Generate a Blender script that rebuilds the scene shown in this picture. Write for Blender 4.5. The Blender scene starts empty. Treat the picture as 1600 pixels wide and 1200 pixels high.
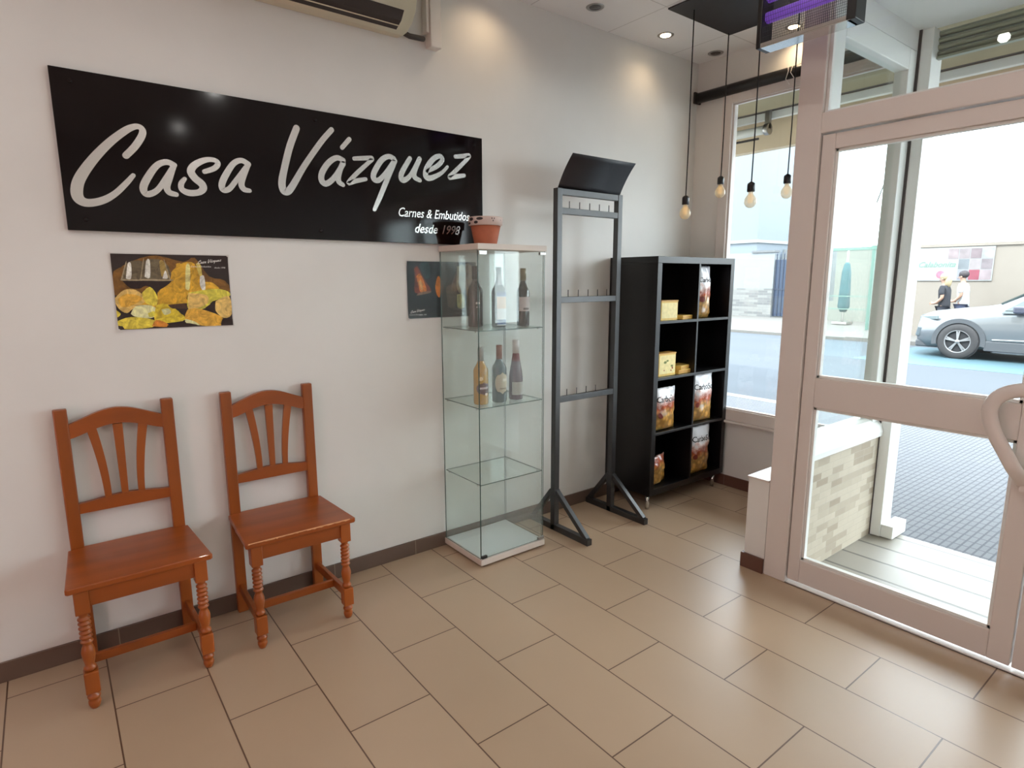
import bpy, bmesh, math, random
from mathutils import Vector, Matrix, noise
random.seed(7)
SC = bpy.context.scene
COL = SC.collection
PI = math.pi

# ------------------------------------------------------------------ camera
cam_d = bpy.data.cameras.new('camera')
cam = bpy.data.objects.new('camera', cam_d)
COL.objects.link(cam)
YAW, PITCH, ROLL, FPX, CAMH = 0.913033524, -0.172406281, -0.00208255, 939.917, 1.463
_f = Vector((math.cos(YAW)*math.cos(PITCH), math.sin(YAW)*math.cos(PITCH), math.sin(PITCH)))
_r = Vector((math.sin(YAW), -math.cos(YAW), 0))
_u = _r.cross(_f)
_r2 = _r*math.cos(ROLL) + _u*math.sin(ROLL)
_u2 = -_r*math.sin(ROLL) + _u*math.cos(ROLL)
cam.matrix_world = Matrix(((_r2.x, _u2.x, -_f.x, 0), (_r2.y, _u2.y, -_f.y, 0), (_r2.z, _u2.z, -_f.z, CAMH), (0, 0, 0, 1)))
cam_d.sensor_fit = 'HORIZONTAL'
cam_d.sensor_width = 36.0
cam_d.lens = 36.0*FPX/1600.0
cam_d.clip_start = 0.02
cam_d.clip_end = 200
SC.camera = cam

# ------------------------------------------------------------------ world, sun, exposure
SC.view_settings.view_transform = 'Standard'
SC.view_settings.look = 'None'
SC.view_settings.gamma = 1.0
SC.view_settings.use_curve_mapping = False
SC.view_settings.exposure = 0.0
try:
    SC.cycles.transparent_max_bounces = 40     # light has to get through many glass faces of the cabinet and windows
except Exception: pass
world = bpy.data.worlds.new('sky'); SC.world = world
world.use_nodes = True
wn = world.node_tree
wn.nodes['Background'].inputs[0].default_value = (0.86, 0.94, 1.0, 1)
wn.nodes['Background'].inputs[1].default_value = 10.5

def lamp(name, kind, loc, energy, color=(1, 1, 1), rot=None, size=None, size_y=None, target=None, **kw):
    d = bpy.data.lights.new(name, kind)
    d.energy = energy; d.color = color
    o = bpy.data.objects.new(name, d); COL.objects.link(o)
    o.location = loc
    if target is not None:
        v = Vector(target) - Vector(loc)
        o.rotation_euler = v.to_track_quat('-Z', 'Y').to_euler()
    if rot: o.rotation_euler = rot
    if kind == 'AREA':
        d.shape = 'RECTANGLE'; d.size = size; d.size_y = size_y or size
    if kind in ('SPOT', 'POINT'):
        d.shadow_soft_size = kw.get('soft', 0.03)
    if kind == 'SPOT':
        d.spot_size = kw.get('cone', 1.6); d.spot_blend = kw.get('blend', 0.6)
    if kind == 'SUN':
        d.angle = 0.02
    return o
lamp('sun', 'SUN', (0, 0, 20), 7.0, (1.0, 0.96, 0.9), target=(7.7, 2.0, 10.4))
# unseen fill spots added for brightness, and the pink lamps of the meat counter
for _x, _y, _e in ((-1.8, 1.6, 13), (-0.3, 1.6, 9), (-1.8, 0.2, 13), (-0.3, 0.2, 13), (1.2, 0.2, 15), (-0.3, -1.3, 13), (1.2, -1.3, 14), (0.75, 1.3, 9), (2.0, 1.25, 5)):
    lamp('fill_spot', 'SPOT', (_x, _y, 2.90), _e, (1.0, 0.975, 0.93), target=(_x, _y, 0), cone=2.85, blend=0.4, soft=0.03)
lamp('meat_counter_lamp', 'AREA', (-2.2, 0.6, 1.05), 18, (1.0, 0.50, 0.50), size=0.4, size_y=1.8, target=(2.6, 0.9, 0.7))

# ------------------------------------------------------------------ materials
REFLECT = 1.0   # overall reflectance factor, lowered to darken street colours against the boosted sky
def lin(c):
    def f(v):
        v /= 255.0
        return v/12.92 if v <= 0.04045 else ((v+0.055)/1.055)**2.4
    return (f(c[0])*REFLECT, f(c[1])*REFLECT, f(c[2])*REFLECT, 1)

def mat(name, c, rough=0.5, metal=0.0, var=0.0, vscale=8.0, stretch=(1, 1, 1), bump=0.0, spec=0.5, emit=None, estr=0.0, coat=0.0, c2=None):
    m = bpy.data.materials.new(name); m.use_nodes = True
    nt = m.node_tree; b = nt.nodes['Principled BSDF']
    b.inputs['Base Color'].default_value = lin(c)
    b.inputs['Roughness'].default_value = rough
    b.inputs['Metallic'].default_value = metal
    b.inputs['Specular IOR Level'].default_value = spec
    b.inputs['Coat Weight'].default_value = coat
    if emit:
        b.inputs['Emission Color'].default_value = lin(emit)
        b.inputs['Emission Strength'].default_value = estr
    if var > 0 or bump > 0 or c2:
        tc = nt.nodes.new('ShaderNodeTexCoord'); mp = nt.nodes.new('ShaderNodeMapping')
        mp.inputs['Scale'].default_value = stretch
        nz = nt.nodes.new('ShaderNodeTexNoise')
        nz.inputs['Scale'].default_value = vscale; nz.inputs['Detail'].default_value = 5
        nt.links.new(tc.outputs['Object'], mp.inputs[0]); nt.links.new(mp.outputs[0], nz.inputs['Vector'])
        rp = nt.nodes.new('ShaderNodeValToRGB')
        a = lin(c); d = lin(c2) if c2 else tuple(v*(1-var) for v in a[:3]) + (1,)
        e = a if c2 else tuple(min(1, v*(1+var*0.6)) for v in a[:3]) + (1,)
        rp.color_ramp.elements[0].position = 0.32; rp.color_ramp.elements[0].color = d
        rp.color_ramp.elements[1].position = 0.68; rp.color_ramp.elements[1].color = e
        nt.links.new(nz.outputs[0], rp.inputs[0]); nt.links.new(rp.outputs[0], b.inputs['Base Color'])
        if bump > 0:
            bp = nt.nodes.new('ShaderNodeBump'); bp.inputs['Strength'].default_value = bump
            bp.inputs['Distance'].default_value = 0.004
            nt.links.new(nz.outputs[0], bp.inputs['Height']); nt.links.new(bp.outputs[0], b.inputs['Normal'])
    return m

def brick_mat(name, c1, c2, cm, bw, rh, mort, offset, swap, rough=0.4, off=(0, 0), bump=0.3, var=0.15, nscale=2.0, bias=0.0, smooth=0.0, spec=0.5, freq=2):
    """swap: which object axes give (u, v): e.g. 'yx' -> u=y, v=x"""
    m = bpy.data.materials.new(name); m.use_nodes = True
    nt = m.node_tree; b = nt.nodes['Principled BSDF']
    b.inputs['Roughness'].default_value = rough
    b.inputs['Specular IOR Level'].default_value = spec
    tc = nt.nodes.new('ShaderNodeTexCoord'); sp = nt.nodes.new('ShaderNodeSeparateXYZ'); cb = nt.nodes.new('ShaderNodeCombineXYZ')
    nt.links.new(tc.outputs['Object'], sp.inputs[0])
    for i in range(2):
        ad = nt.nodes.new('ShaderNodeMath'); ad.operation = 'SUBTRACT'; ad.inputs[1].default_value = off[i]
        nt.links.new(sp.outputs['xyz'.index(swap[i])], ad.inputs[0]); nt.links.new(ad.outputs[0], cb.inputs[i])
    bk = nt.nodes.new('ShaderNodeTexBrick')
    bk.offset = offset; bk.offset_frequency = freq; bk.squash = 1.0
    bk.inputs['Scale'].default_value = 1.0; bk.inputs['Brick Width'].default_value = bw; bk.inputs['Row Height'].default_value = rh
    bk.inputs['Mortar Size'].default_value = mort; bk.inputs['Mortar Smooth'].default_value = smooth; bk.inputs['Bias'].default_value = bias
    bk.inputs['Color1'].default_value = lin(c1); bk.inputs['Color2'].default_value = lin(c2); bk.inputs['Mortar'].default_value = lin(cm)
    nt.links.new(cb.outputs[0], bk.inputs['Vector'])
    nz = nt.nodes.new('ShaderNodeTexNoise'); nz.inputs['Scale'].default_value = nscale; nz.inputs['Detail'].default_value = 6
    nt.links.new(tc.outputs['Object'], nz.inputs['Vector'])
    mr = nt.nodes.new('ShaderNodeMapRange'); mr.inputs[3].default_value = 1-var; mr.inputs[4].default_value = 1+var
    nt.links.new(nz.outputs[0], mr.inputs[0])
    mx = nt.nodes.new('ShaderNodeVectorMath'); mx.operation = 'SCALE'
    nt.links.new(bk.outputs[0], mx.inputs[0]); nt.links.new(mr.outputs[0], mx.inputs['Scale'])
    nt.links.new(mx.outputs[0], b.inputs['Base Color'])
    if bump:
        bp = nt.nodes.new('ShaderNodeBump'); bp.invert = True; bp.inputs['Strength'].default_value = bump; bp.inputs['Distance'].default_value = 0.003
        nt.links.new(bk.outputs['Fac'], bp.inputs['Height']); nt.links.new(bp.outputs[0], b.inputs['Normal'])
    return m

def glass_mat(name, tint, ior=1.45, haze=0.0, hcol=(0.8, 0.86, 0.84)):
    m = bpy.data.materials.new(name); m.use_nodes = True
    nt = m.node_tree; nt.nodes.clear()
    o = nt.nodes.new('ShaderNodeOutputMaterial'); t = nt.nodes.new('ShaderNodeBsdfTransparent'); g = nt.nodes.new('ShaderNodeBsdfGlossy')
    f = nt.nodes.new('ShaderNodeFresnel'); mx = nt.nodes.new('ShaderNodeMixShader')
    t.inputs[0].default_value = tint + (1,); g.inputs[0].default_value = (0.9, 0.95, 0.93, 1); g.inputs['Roughness'].default_value = 0.01
    ge = nt.nodes.new('ShaderNodeNewGeometry'); mi = nt.nodes.new('ShaderNodeMapRange')   # same reflectance from either side of the pane
    mi.inputs[3].default_value = ior; mi.inputs[4].default_value = 1/ior
    nt.links.new(ge.outputs['Backfacing'], mi.inputs[0]); nt.links.new(mi.outputs[0], f.inputs[0])
    nt.links.new(f.outputs[0], mx.inputs[0]); nt.links.new(t.outputs[0], mx.inputs[1]); nt.links.new(g.outputs[0], mx.inputs[2])
    last = mx
    if haze > 0:
        d = nt.nodes.new('ShaderNodeBsdfDiffuse'); d.inputs[0].default_value = hcol + (1,)
        m2 = nt.nodes.new('ShaderNodeMixShader'); m2.inputs[0].default_value = haze
        nt.links.new(mx.outputs[0], m2.inputs[1]); nt.links.new(d.outputs[0], m2.inputs[2]); last = m2
    nt.links.new(last.outputs[0], o.inputs[0])
    return m

M = {}
M['wall'] = mat('wall_paint', (222, 221, 217), 0.42, var=0.03, vscale=3, bump=0.04, spec=0.35)
M['floor'] = brick_mat('floor_tile', (178, 154, 128), (184, 160, 134), (92, 66, 48), 0.6, 0.3, 0.0024, 0.5, 'yx', rough=0.36, off=(0.21, 0.0475), var=0.09, nscale=2.2, bump=0.25, spec=0.7)
M['baseboard'] = brick_mat('baseboard_tile', (98, 80, 70), (108, 88, 76), (140, 125, 112), 0.45, 4.0, 0.002, 0.0, 'xz', rough=0.35, off=(0.1, -1), var=0.12, nscale=6, bump=0.1)
M['baseboard_y'] = brick_mat('baseboard_tile_side', (98, 66, 56), (106, 74, 62), (120, 100, 90), 0.45, 4.0, 0.002, 0.0, 'yz', rough=0.35, off=(0.1, -1), var=0.12, nscale=6, bump=0.1)
M['alu'] = mat('white_lacquered_aluminium', (216, 208, 202), 0.32, spec=0.5)
M['alu_out'] = mat('white_lacquered_aluminium_outside', (226, 228, 224), 0.4)
M['gasket'] = mat('dark_gasket', (58, 52, 50), 0.6)
M['glass'] = glass_mat('window_glass', (0.97, 0.985, 0.98), 1.3)
M['glass_cab'] = glass_mat('cabinet_glass', (0.975, 0.992, 0.985), 1.40, haze=0.05)
M['glass_edge'] = mat('glass_edge', (62, 84, 78), 0.25)
M['black_gloss'] = mat('black_gloss_sign', (15, 9, 10), 0.09, spec=0.32)
M['silver'] = mat('silver_vinyl', (236, 234, 231), 0.24, metal=1.0)
M['black'] = mat('black_plastic', (22, 21, 22), 0.4)
M['black_wood'] = mat('black_brown_foil', (5, 5, 7), 0.36, spec=0.6)
M['black_steel'] = mat('black_painted_steel', (32, 33, 36), 0.40, spec=0.9, var=0.25, vscale=20, bump=0.05)
M['steel'] = mat('brushed_steel', (170, 168, 165), 0.3, metal=1.0)
M['chrome'] = mat('chrome', (210, 210, 208), 0.12, metal=1.0)
M['wood'] = mat('honey_stained_pine', (152, 78, 24), 0.36, var=0.30, vscale=7, stretch=(1, 1, 0.12), bump=0.03, coat=0.08)
M['wood_x'] = mat('honey_stained_pine_seat', (150, 74, 20), 0.36, var=0.28, vscale=8, stretch=(0.15, 1.6, 1), bump=0.03, coat=0.1)
M['worn'] = mat('worn_pine_edge', (206, 150, 104), 0.6, var=0.15, vscale=30)
M['white'] = mat('white_plastic', (228, 224, 218), 0.45)
M['cream'] = mat('cream_plastic', (214, 202, 176), 0.4, coat=0.1)
M['birch'] = mat('pale_board', (216, 206, 196), 0.5, var=0.04, vscale=12, stretch=(0.2, 1, 1))
M['paper'] = mat('poster_paper', (206, 202, 198), 0.4)

# ------------------------------------------------------------------ mesh helpers
class MB:
    def __init__(s): s.bm = bmesh.new(); s.mi = 0
    def _q(s, fs, smooth=False):
        for f in fs: f.material_index = s.mi; f.smooth = smooth
    def box(s, x0, x1, y0, y1, z0, z1, bev=0.0, seg=2):
        b = bmesh.new()
        bmesh.ops.create_cube(b, size=1.0)
        for v in b.verts:
            v.co = Vector(((x0+x1)/2+v.co.x*(x1-x0), (y0+y1)/2+v.co.y*(y1-y0), (z0+z1)/2+v.co.z*(z1-z0)))
        if bev > 0:
            bmesh.ops.bevel(b, geom=b.edges[:], offset=bev, segments=seg, profile=0.5, affect='EDGES')
        s.merge(b); return s
    def merge(s, b, mx=None, smooth=None):
        mp = {}
        for v in b.verts: mp[v] = s.bm.verts.new(mx @ v.co if mx else v.co)
        for f in b.faces:
            try: nf = s.bm.faces.new([mp[v] for v in f.verts])
            except ValueError: continue
            nf.material_index = s.mi; nf.smooth = f.smooth if smooth is None else smooth
        b.free()
    def obox(s, p0, p1, w, h, bev=0.0, up=(0, 0, 1)):
        """bar from p0 to p1 with section w (side) x h (along up)"""
        p0 = Vector(p0); p1 = Vector(p1); d = p1-p0; L = d.length; d.normalize()
        sd = d.cross(Vector(up)); 
        if sd.length < 1e-5: sd = d.cross(Vector((1, 0, 0)))
        sd.normalize(); uu = sd.cross(d)
        b = bmesh.new(); bmesh.ops.create_cube(b, size=1.0)
        for v in b.verts: v.co = Vector((v.co.x*L, v.co.y*w, v.co.z*h))
        if bev > 0: bmesh.ops.bevel(b, geom=b.edges[:], offset=bev, segments=2, profile=0.5, affect='EDGES')
        c = (p0+p1)/2
        mx = Matrix(((d.x, sd.x, uu.x, c.x), (d.y, sd.y, uu.y, c.y), (d.z, sd.z, uu.z, c.z), (0, 0, 0, 1)))
        s.merge(b, mx); return s
    def lathe(s, prof, cx=0, cy=0, seg=24, cap=True, axis='z', base=0):
        rings = []
        for r, z in prof:
            ring = []
            for k in range(seg):
                a = 2*PI*k/seg
                if axis == 'z': co = (cx+r*math.cos(a), cy+r*math.sin(a), z)
                elif axis == 'x': co = (z, cx+r*math.cos(a), cy+r*math.sin(a))
                else: co = (cx+r*math.cos(a), z, cy+r*math.sin(a))
                ring.append(s.bm.verts.new(co))
            rings.append(ring)
        for i in range(len(rings)-1):
            for k in range(seg):
                f = s.bm.faces.new((rings[i][k], rings[i][(k+1) % seg], rings[i+1][(k+1) % seg], rings[i+1][k]))
                f.material_index = s.mi; f.smooth = True
        if cap:
            for rg in (rings[0], rings[-1]):
                f = s.bm.faces.new(rg); f.material_index = s.mi
        return s
    def tube(s, pts, r, seg=10, cap=True):
        pts = [Vector(p) for p in pts]; rs = r if isinstance(r, (list, tuple)) else [r]*len(pts)
        prev = None; rings = []
        for i, p in enumerate(pts):
            d = (pts[min(i+1, len(pts)-1)]-pts[max(i-1, 0)]).normalized()
            if prev is None:
                a = d.cross(Vector((0, 0, 1)))
                if a.length < 1e-3: a = d.cross(Vector((1, 0, 0)))
                a.normalize()
            else:
                a = prev - d*prev.dot(d); a.normalize()
            prev = a; b = d.cross(a)
            rings.append([s.bm.verts.new(p+(a*math.cos(2*PI*k/seg)+b*math.sin(2*PI*k/seg))*rs[i]) for k in range(seg)])
        for i in range(len(rings)-1):
            for k in range(seg):
                f = s.bm.faces.new((rings[i][k], rings[i][(k+1) % seg], rings[i+1][(k+1) % seg], rings[i+1][k])); f.smooth = True; f.material_index = s.mi
        if cap:
            for rg in (rings[0], rings[-1]):
                f = s.bm.faces.new(rg); f.material_index = s.mi
        return s
    def prism(s, poly, t0, t1, plane='xz', smooth=False):
        """extrude a 2D polygon along the third axis from t0 to t1"""
        def co(a, b, t):
            return {'xz': (a, t, b), 'xy': (a, b, t), 'yz': (t, a, b)}[plane]
        A = [s.bm.verts.new(co(a, b, t0)) for a, b in poly]; B = [s.bm.verts.new(co(a, b, t1)) for a, b in poly]
        n = len(poly)
        for vs in (A, B[::-1]):
            f = s.bm.faces.new(vs); f.material_index = s.mi
        for i in range(n):
            f = s.bm.faces.new((A[i], B[i], B[(i+1) % n], A[(i+1) % n])); f.material_index = s.mi; f.smooth = smooth
        return s
    def flat(s, pts):
        f = s.bm.faces.new([s.bm.verts.new(p) for p in pts]); f.material_index = s.mi; return s
    def m(s, i): s.mi = i; return s

def obj(name, mb, mats, parent=None, loc=None, rot=None, recalc=True):
    me = bpy.data.meshes.new(name)
    if recalc: bmesh.ops.recalc_face_normals(mb.bm, faces=mb.bm.faces[:])
    mb.bm.to_mesh(me); mb.bm.free()
    for m in (mats if isinstance(mats, (list, tuple)) else [mats]): me.materials.append(m)
    o = bpy.data.objects.new(name, me); COL.objects.link(o)
    if parent: o.parent = parent
    if loc: o.location = loc
    if rot: o.rotation_euler = rot
    return o
def struct(name, mb, mats, **k):
    o = obj(name, mb, mats, **k); o['kind'] = 'structure'; return o
def tag(o, label, cat, group=None, kind=None):
    o['label'] = label; o['category'] = cat
    if group: o['group'] = group
    if kind: o['kind'] = kind
    return o
def thing(name, label, cat, loc=(0, 0, 0), rz=0.0, group=None, kind=None):
    o = bpy.data.objects.new(name, None); COL.objects.link(o); o.empty_display_size = 0.05
    o.location = loc; o.rotation_euler = (0, 0, rz)
    return tag(o, label, cat, group, kind)
def sempty(name, loc=(0, 0, 0)):
    o = bpy.data.objects.new(name, None); COL.objects.link(o); o.location = loc; o['kind'] = 'structure'; return o
def dup(root, loc, rz=None, label=None, group=None):
    r = root.copy(); COL.objects.link(r); r.location = loc
    if rz is not None: r.rotation_euler = (0, 0, rz)
    if label: r['label'] = label
    if group: r['group'] = group
    for ch in list(root.children):
        c = ch.copy(); COL.objects.link(c); c.parent = r
        for g in ch.children:
            d = g.copy(); COL.objects.link(d); d.parent = c
    return r

def text_bm(txt, size, shear=0.0, bold=0.0, align='CENTER'):
    """text as flat mesh data in its own xy plane -> list of polygons"""
    cu = bpy.data.curves.new('lettering', 'FONT'); cu.body = txt; cu.size = size; cu.shear = shear; cu.offset = bold
    cu.align_x = align; cu.align_y = 'CENTER'; cu.resolution_u = 3
    o = bpy.data.objects.new('lettering', cu); COL.objects.link(o)
    bpy.context.view_layer.update()
    dg = bpy.context.evaluated_depsgraph_get()
    me = bpy.data.meshes.new_from_object(o.evaluated_get(dg))
    polys = [[tuple(me.vertices[i].co[:2]) for i in p.vertices] for p in me.polygons]
    bpy.data.objects.remove(o); bpy.data.curves.remove(cu); bpy.data.meshes.remove(me)
    return polys
def put_text(mb, txt, size, fn, **k):
    """fn maps (a, b) of the text plane to a 3D point"""
    for p in text_bm(txt, size, **k):
        try: mb.flat([fn(a, b) for a, b in p])
        except ValueError: pass

def catmull(P, n=6):
    out = []
    for i in range(len(P)-1):
        p0 = P[max(i-1, 0)]; p1 = P[i]; p2 = P[i+1]; p3 = P[min(i+2, len(P)-1)]
        for k in range(n):
            t = k/n
            out.append(tuple(0.5*((2*b)+(-a+c)*t+(2*a-5*b+4*c-d)*t*t+(-a+3*b-3*c+d)*t**3) for a, b, c, d in zip(p0, p1, p2, p3)))
    out.append(tuple(P[-1])); return out
def ribbon(mb, pts, fn, lift, scale=1.0, wmul=1.0):
    """flat brush stroke with round ends; pts = (x, z, width)"""
    P = catmull([(x*scale, z*scale, w*scale*wmul) for x, z, w in pts], 7)
    L = []; R = []; n = len(P)
    for i, (x, z, w) in enumerate(P):
        a = P[max(i-1, 0)]; b = P[min(i+1, n-1)]
        d = Vector((b[0]-a[0], b[1]-a[1])); d.normalize()
        L.append((x-d.y*w/2, z+d.x*w/2)); R.append((x+d.y*w/2, z-d.x*w/2))
    vl = [mb.bm.verts.new(fn(p[0], p[1], lift)) for p in L]; vr = [mb.bm.verts.new(fn(p[0], p[1], lift)) for p in R]
    for i in range(n-1):
        try:
            f = mb.bm.faces.new((vl[i], vl[i+1], vr[i+1], vr[i])); f.material_index = mb.mi
        except ValueError: pass
    for (i, j, sgn) in ((0, 1, 1), (n-1, n-2, -1)):
        x, z, w = P[i]; d = Vector((P[i][0]-P[j][0], P[i][1]-P[j][1])).normalized()
        a0 = math.atan2(d.y, d.x); cap = []
        for k in range(7):
            a = a0 - PI/2 + PI*k/6
            cap.append(mb.bm.verts.new(fn(x+math.cos(a)*w/2, z+math.sin(a)*w/2, lift)))
        f = mb.bm.faces.new(cap); f.material_index = mb.mi

WY = 2.74      # left wall plane
FX = 3.75      # shop front inner plane
DX = 2.76      # door plane
CZ = 2.92      # ceiling height
SIDE_Y = 1.35  # glazed side of the entrance recess

# traced brush strokes of the sign lettering (x, z, width in metres) and the shapes printed on the posters
SCRIPT_STROKES = [[(-0.7, 0.002, 0.023), (-0.669, 0.037, 0.024), (-0.645, 0.074, 0.024), (-0.638, 0.095, 0.023), (-0.644, 0.108, 0.02), (-0.662, 0.109, 0.02), (-0.694, 0.09, 0.024), (-0.748, 0.041, 0.027), (-0.803, -0.023, 0.031), (-0.847, -0.089, 0.035), (-0.862, -0.134, 0.037), (-0.858, -0.164, 0.035), (-0.833, -0.176, 0.028), (-0.788, -0.164, 0.025), (-0.746, -0.136, 0.021), (-0.707, -0.095, 0.019), (-0.683, -0.066, 0.015)], [(-0.544, -0.015, 0.021), (-0.568, -0.006, 0.021), (-0.601, -0.021, 0.022), (-0.634, -0.065, 0.025), (-0.654, -0.105, 0.026), (-0.65, -0.128, 0.023), (-0.632, -0.128, 0.022), (-0.606, -0.11, 0.02), (-0.576, -0.068, 0.021), (-0.551, -0.03, 0.022)], [(-0.546, -0.018, 0.02), (-0.565, -0.067, 0.023), (-0.576, -0.098, 0.024), (-0.569, -0.118, 0.022), (-0.546, -0.124, 0.018)], [(-0.438, -0.028, 0.018), (-0.402, -0.012, 0.02), (-0.386, 0.008, 0.02), (-0.399, 0.02, 0.018), (-0.431, 0.017, 0.02), (-0.47, -0.005, 0.025), (-0.487, -0.031, 0.028), (-0.475, -0.056, 0.028), (-0.453, -0.075, 0.028), (-0.448, -0.093, 0.027), (-0.465, -0.109, 0.023), (-0.5, -0.114, 0.024), (-0.524, -0.103, 0.021), (-0.525, -0.082, 0.02), (-0.511, -0.062, 0.015)], [(-0.27, 0.018, 0.022), (-0.296, 0.03, 0.021), (-0.328, 0.014, 0.022), (-0.362, -0.036, 0.025), (-0.378, -0.072, 0.025), (-0.374, -0.092, 0.022), (-0.351, -0.086, 0.021), (-0.317, -0.044, 0.02), (-0.279, 0.004, 0.022)], [(-0.272, 0.014, 0.02), (-0.294, -0.036, 0.022), (-0.303, -0.065, 0.024), (-0.294, -0.083, 0.022), (-0.273, -0.087, 0.017)], [(-0.062, 0.188, 0.028), (-0.096, 0.108, 0.029), (-0.125, 0.014, 0.029), (-0.138, -0.04, 0.031), (-0.135, -0.072, 0.03), (-0.119, -0.078, 0.03), (-0.097, -0.056, 0.029), (-0.036, 0.039, 0.025), (0.042, 0.145, 0.024), (0.093, 0.203, 0.023)], [(0.174, 0.174, 0.021), (0.138, 0.134, 0.02)], [(0.141, 0.079, 0.022), (0.111, 0.087, 0.023), (0.073, 0.063, 0.025), (0.04, 0.017, 0.027), (0.036, -0.017, 0.027), (0.057, -0.029, 0.025), (0.096, 0.002, 0.024), (0.14, 0.065, 0.023)], [(0.141, 0.077, 0.022), (0.117, 0.018, 0.025), (0.115, -0.014, 0.025), (0.135, -0.028, 0.018)], [(0.193, 0.093, 0.018), (0.234, 0.099, 0.02), (0.282, 0.104, 0.02), (0.257, 0.078, 0.019), (0.199, 0.026, 0.02), (0.159, -0.017, 0.018), (0.198, -0.004, 0.021), (0.246, 0.008, 0.017)], [(0.393, 0.115, 0.024), (0.364, 0.122, 0.023), (0.326, 0.098, 0.026), (0.289, 0.042, 0.027), (0.286, 0.014, 0.026), (0.309, 0.009, 0.024), (0.344, 0.04, 0.023), (0.392, 0.1, 0.024)], [(0.399, 0.106, 0.024), (0.356, 0.02, 0.025), (0.315, -0.064, 0.024), (0.284, -0.125, 0.019)], [(0.479, 0.126, 0.023), (0.438, 0.064, 0.026), (0.428, 0.034, 0.027), (0.443, 0.022, 0.026), (0.481, 0.05, 0.022), (0.532, 0.13, 0.024)], [(0.532, 0.13, 0.024), (0.503, 0.071, 0.026), (0.502, 0.042, 0.025), (0.531, 0.029, 0.02)], [(0.575, 0.078, 0.02), (0.631, 0.107, 0.023), (0.662, 0.14, 0.024), (0.646, 0.156, 0.023), (0.608, 0.137, 0.026), (0.571, 0.089, 0.029), (0.565, 0.053, 0.029), (0.592, 0.046, 0.026), (0.653, 0.075, 0.02), (0.691, 0.11, 0.016)], [(0.739, 0.165, 0.02), (0.779, 0.171, 0.022), (0.824, 0.179, 0.022), (0.799, 0.149, 0.021), (0.739, 0.095, 0.022), (0.7, 0.06, 0.021), (0.748, 0.069, 0.024), (0.792, 0.078, 0.019)]]
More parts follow.
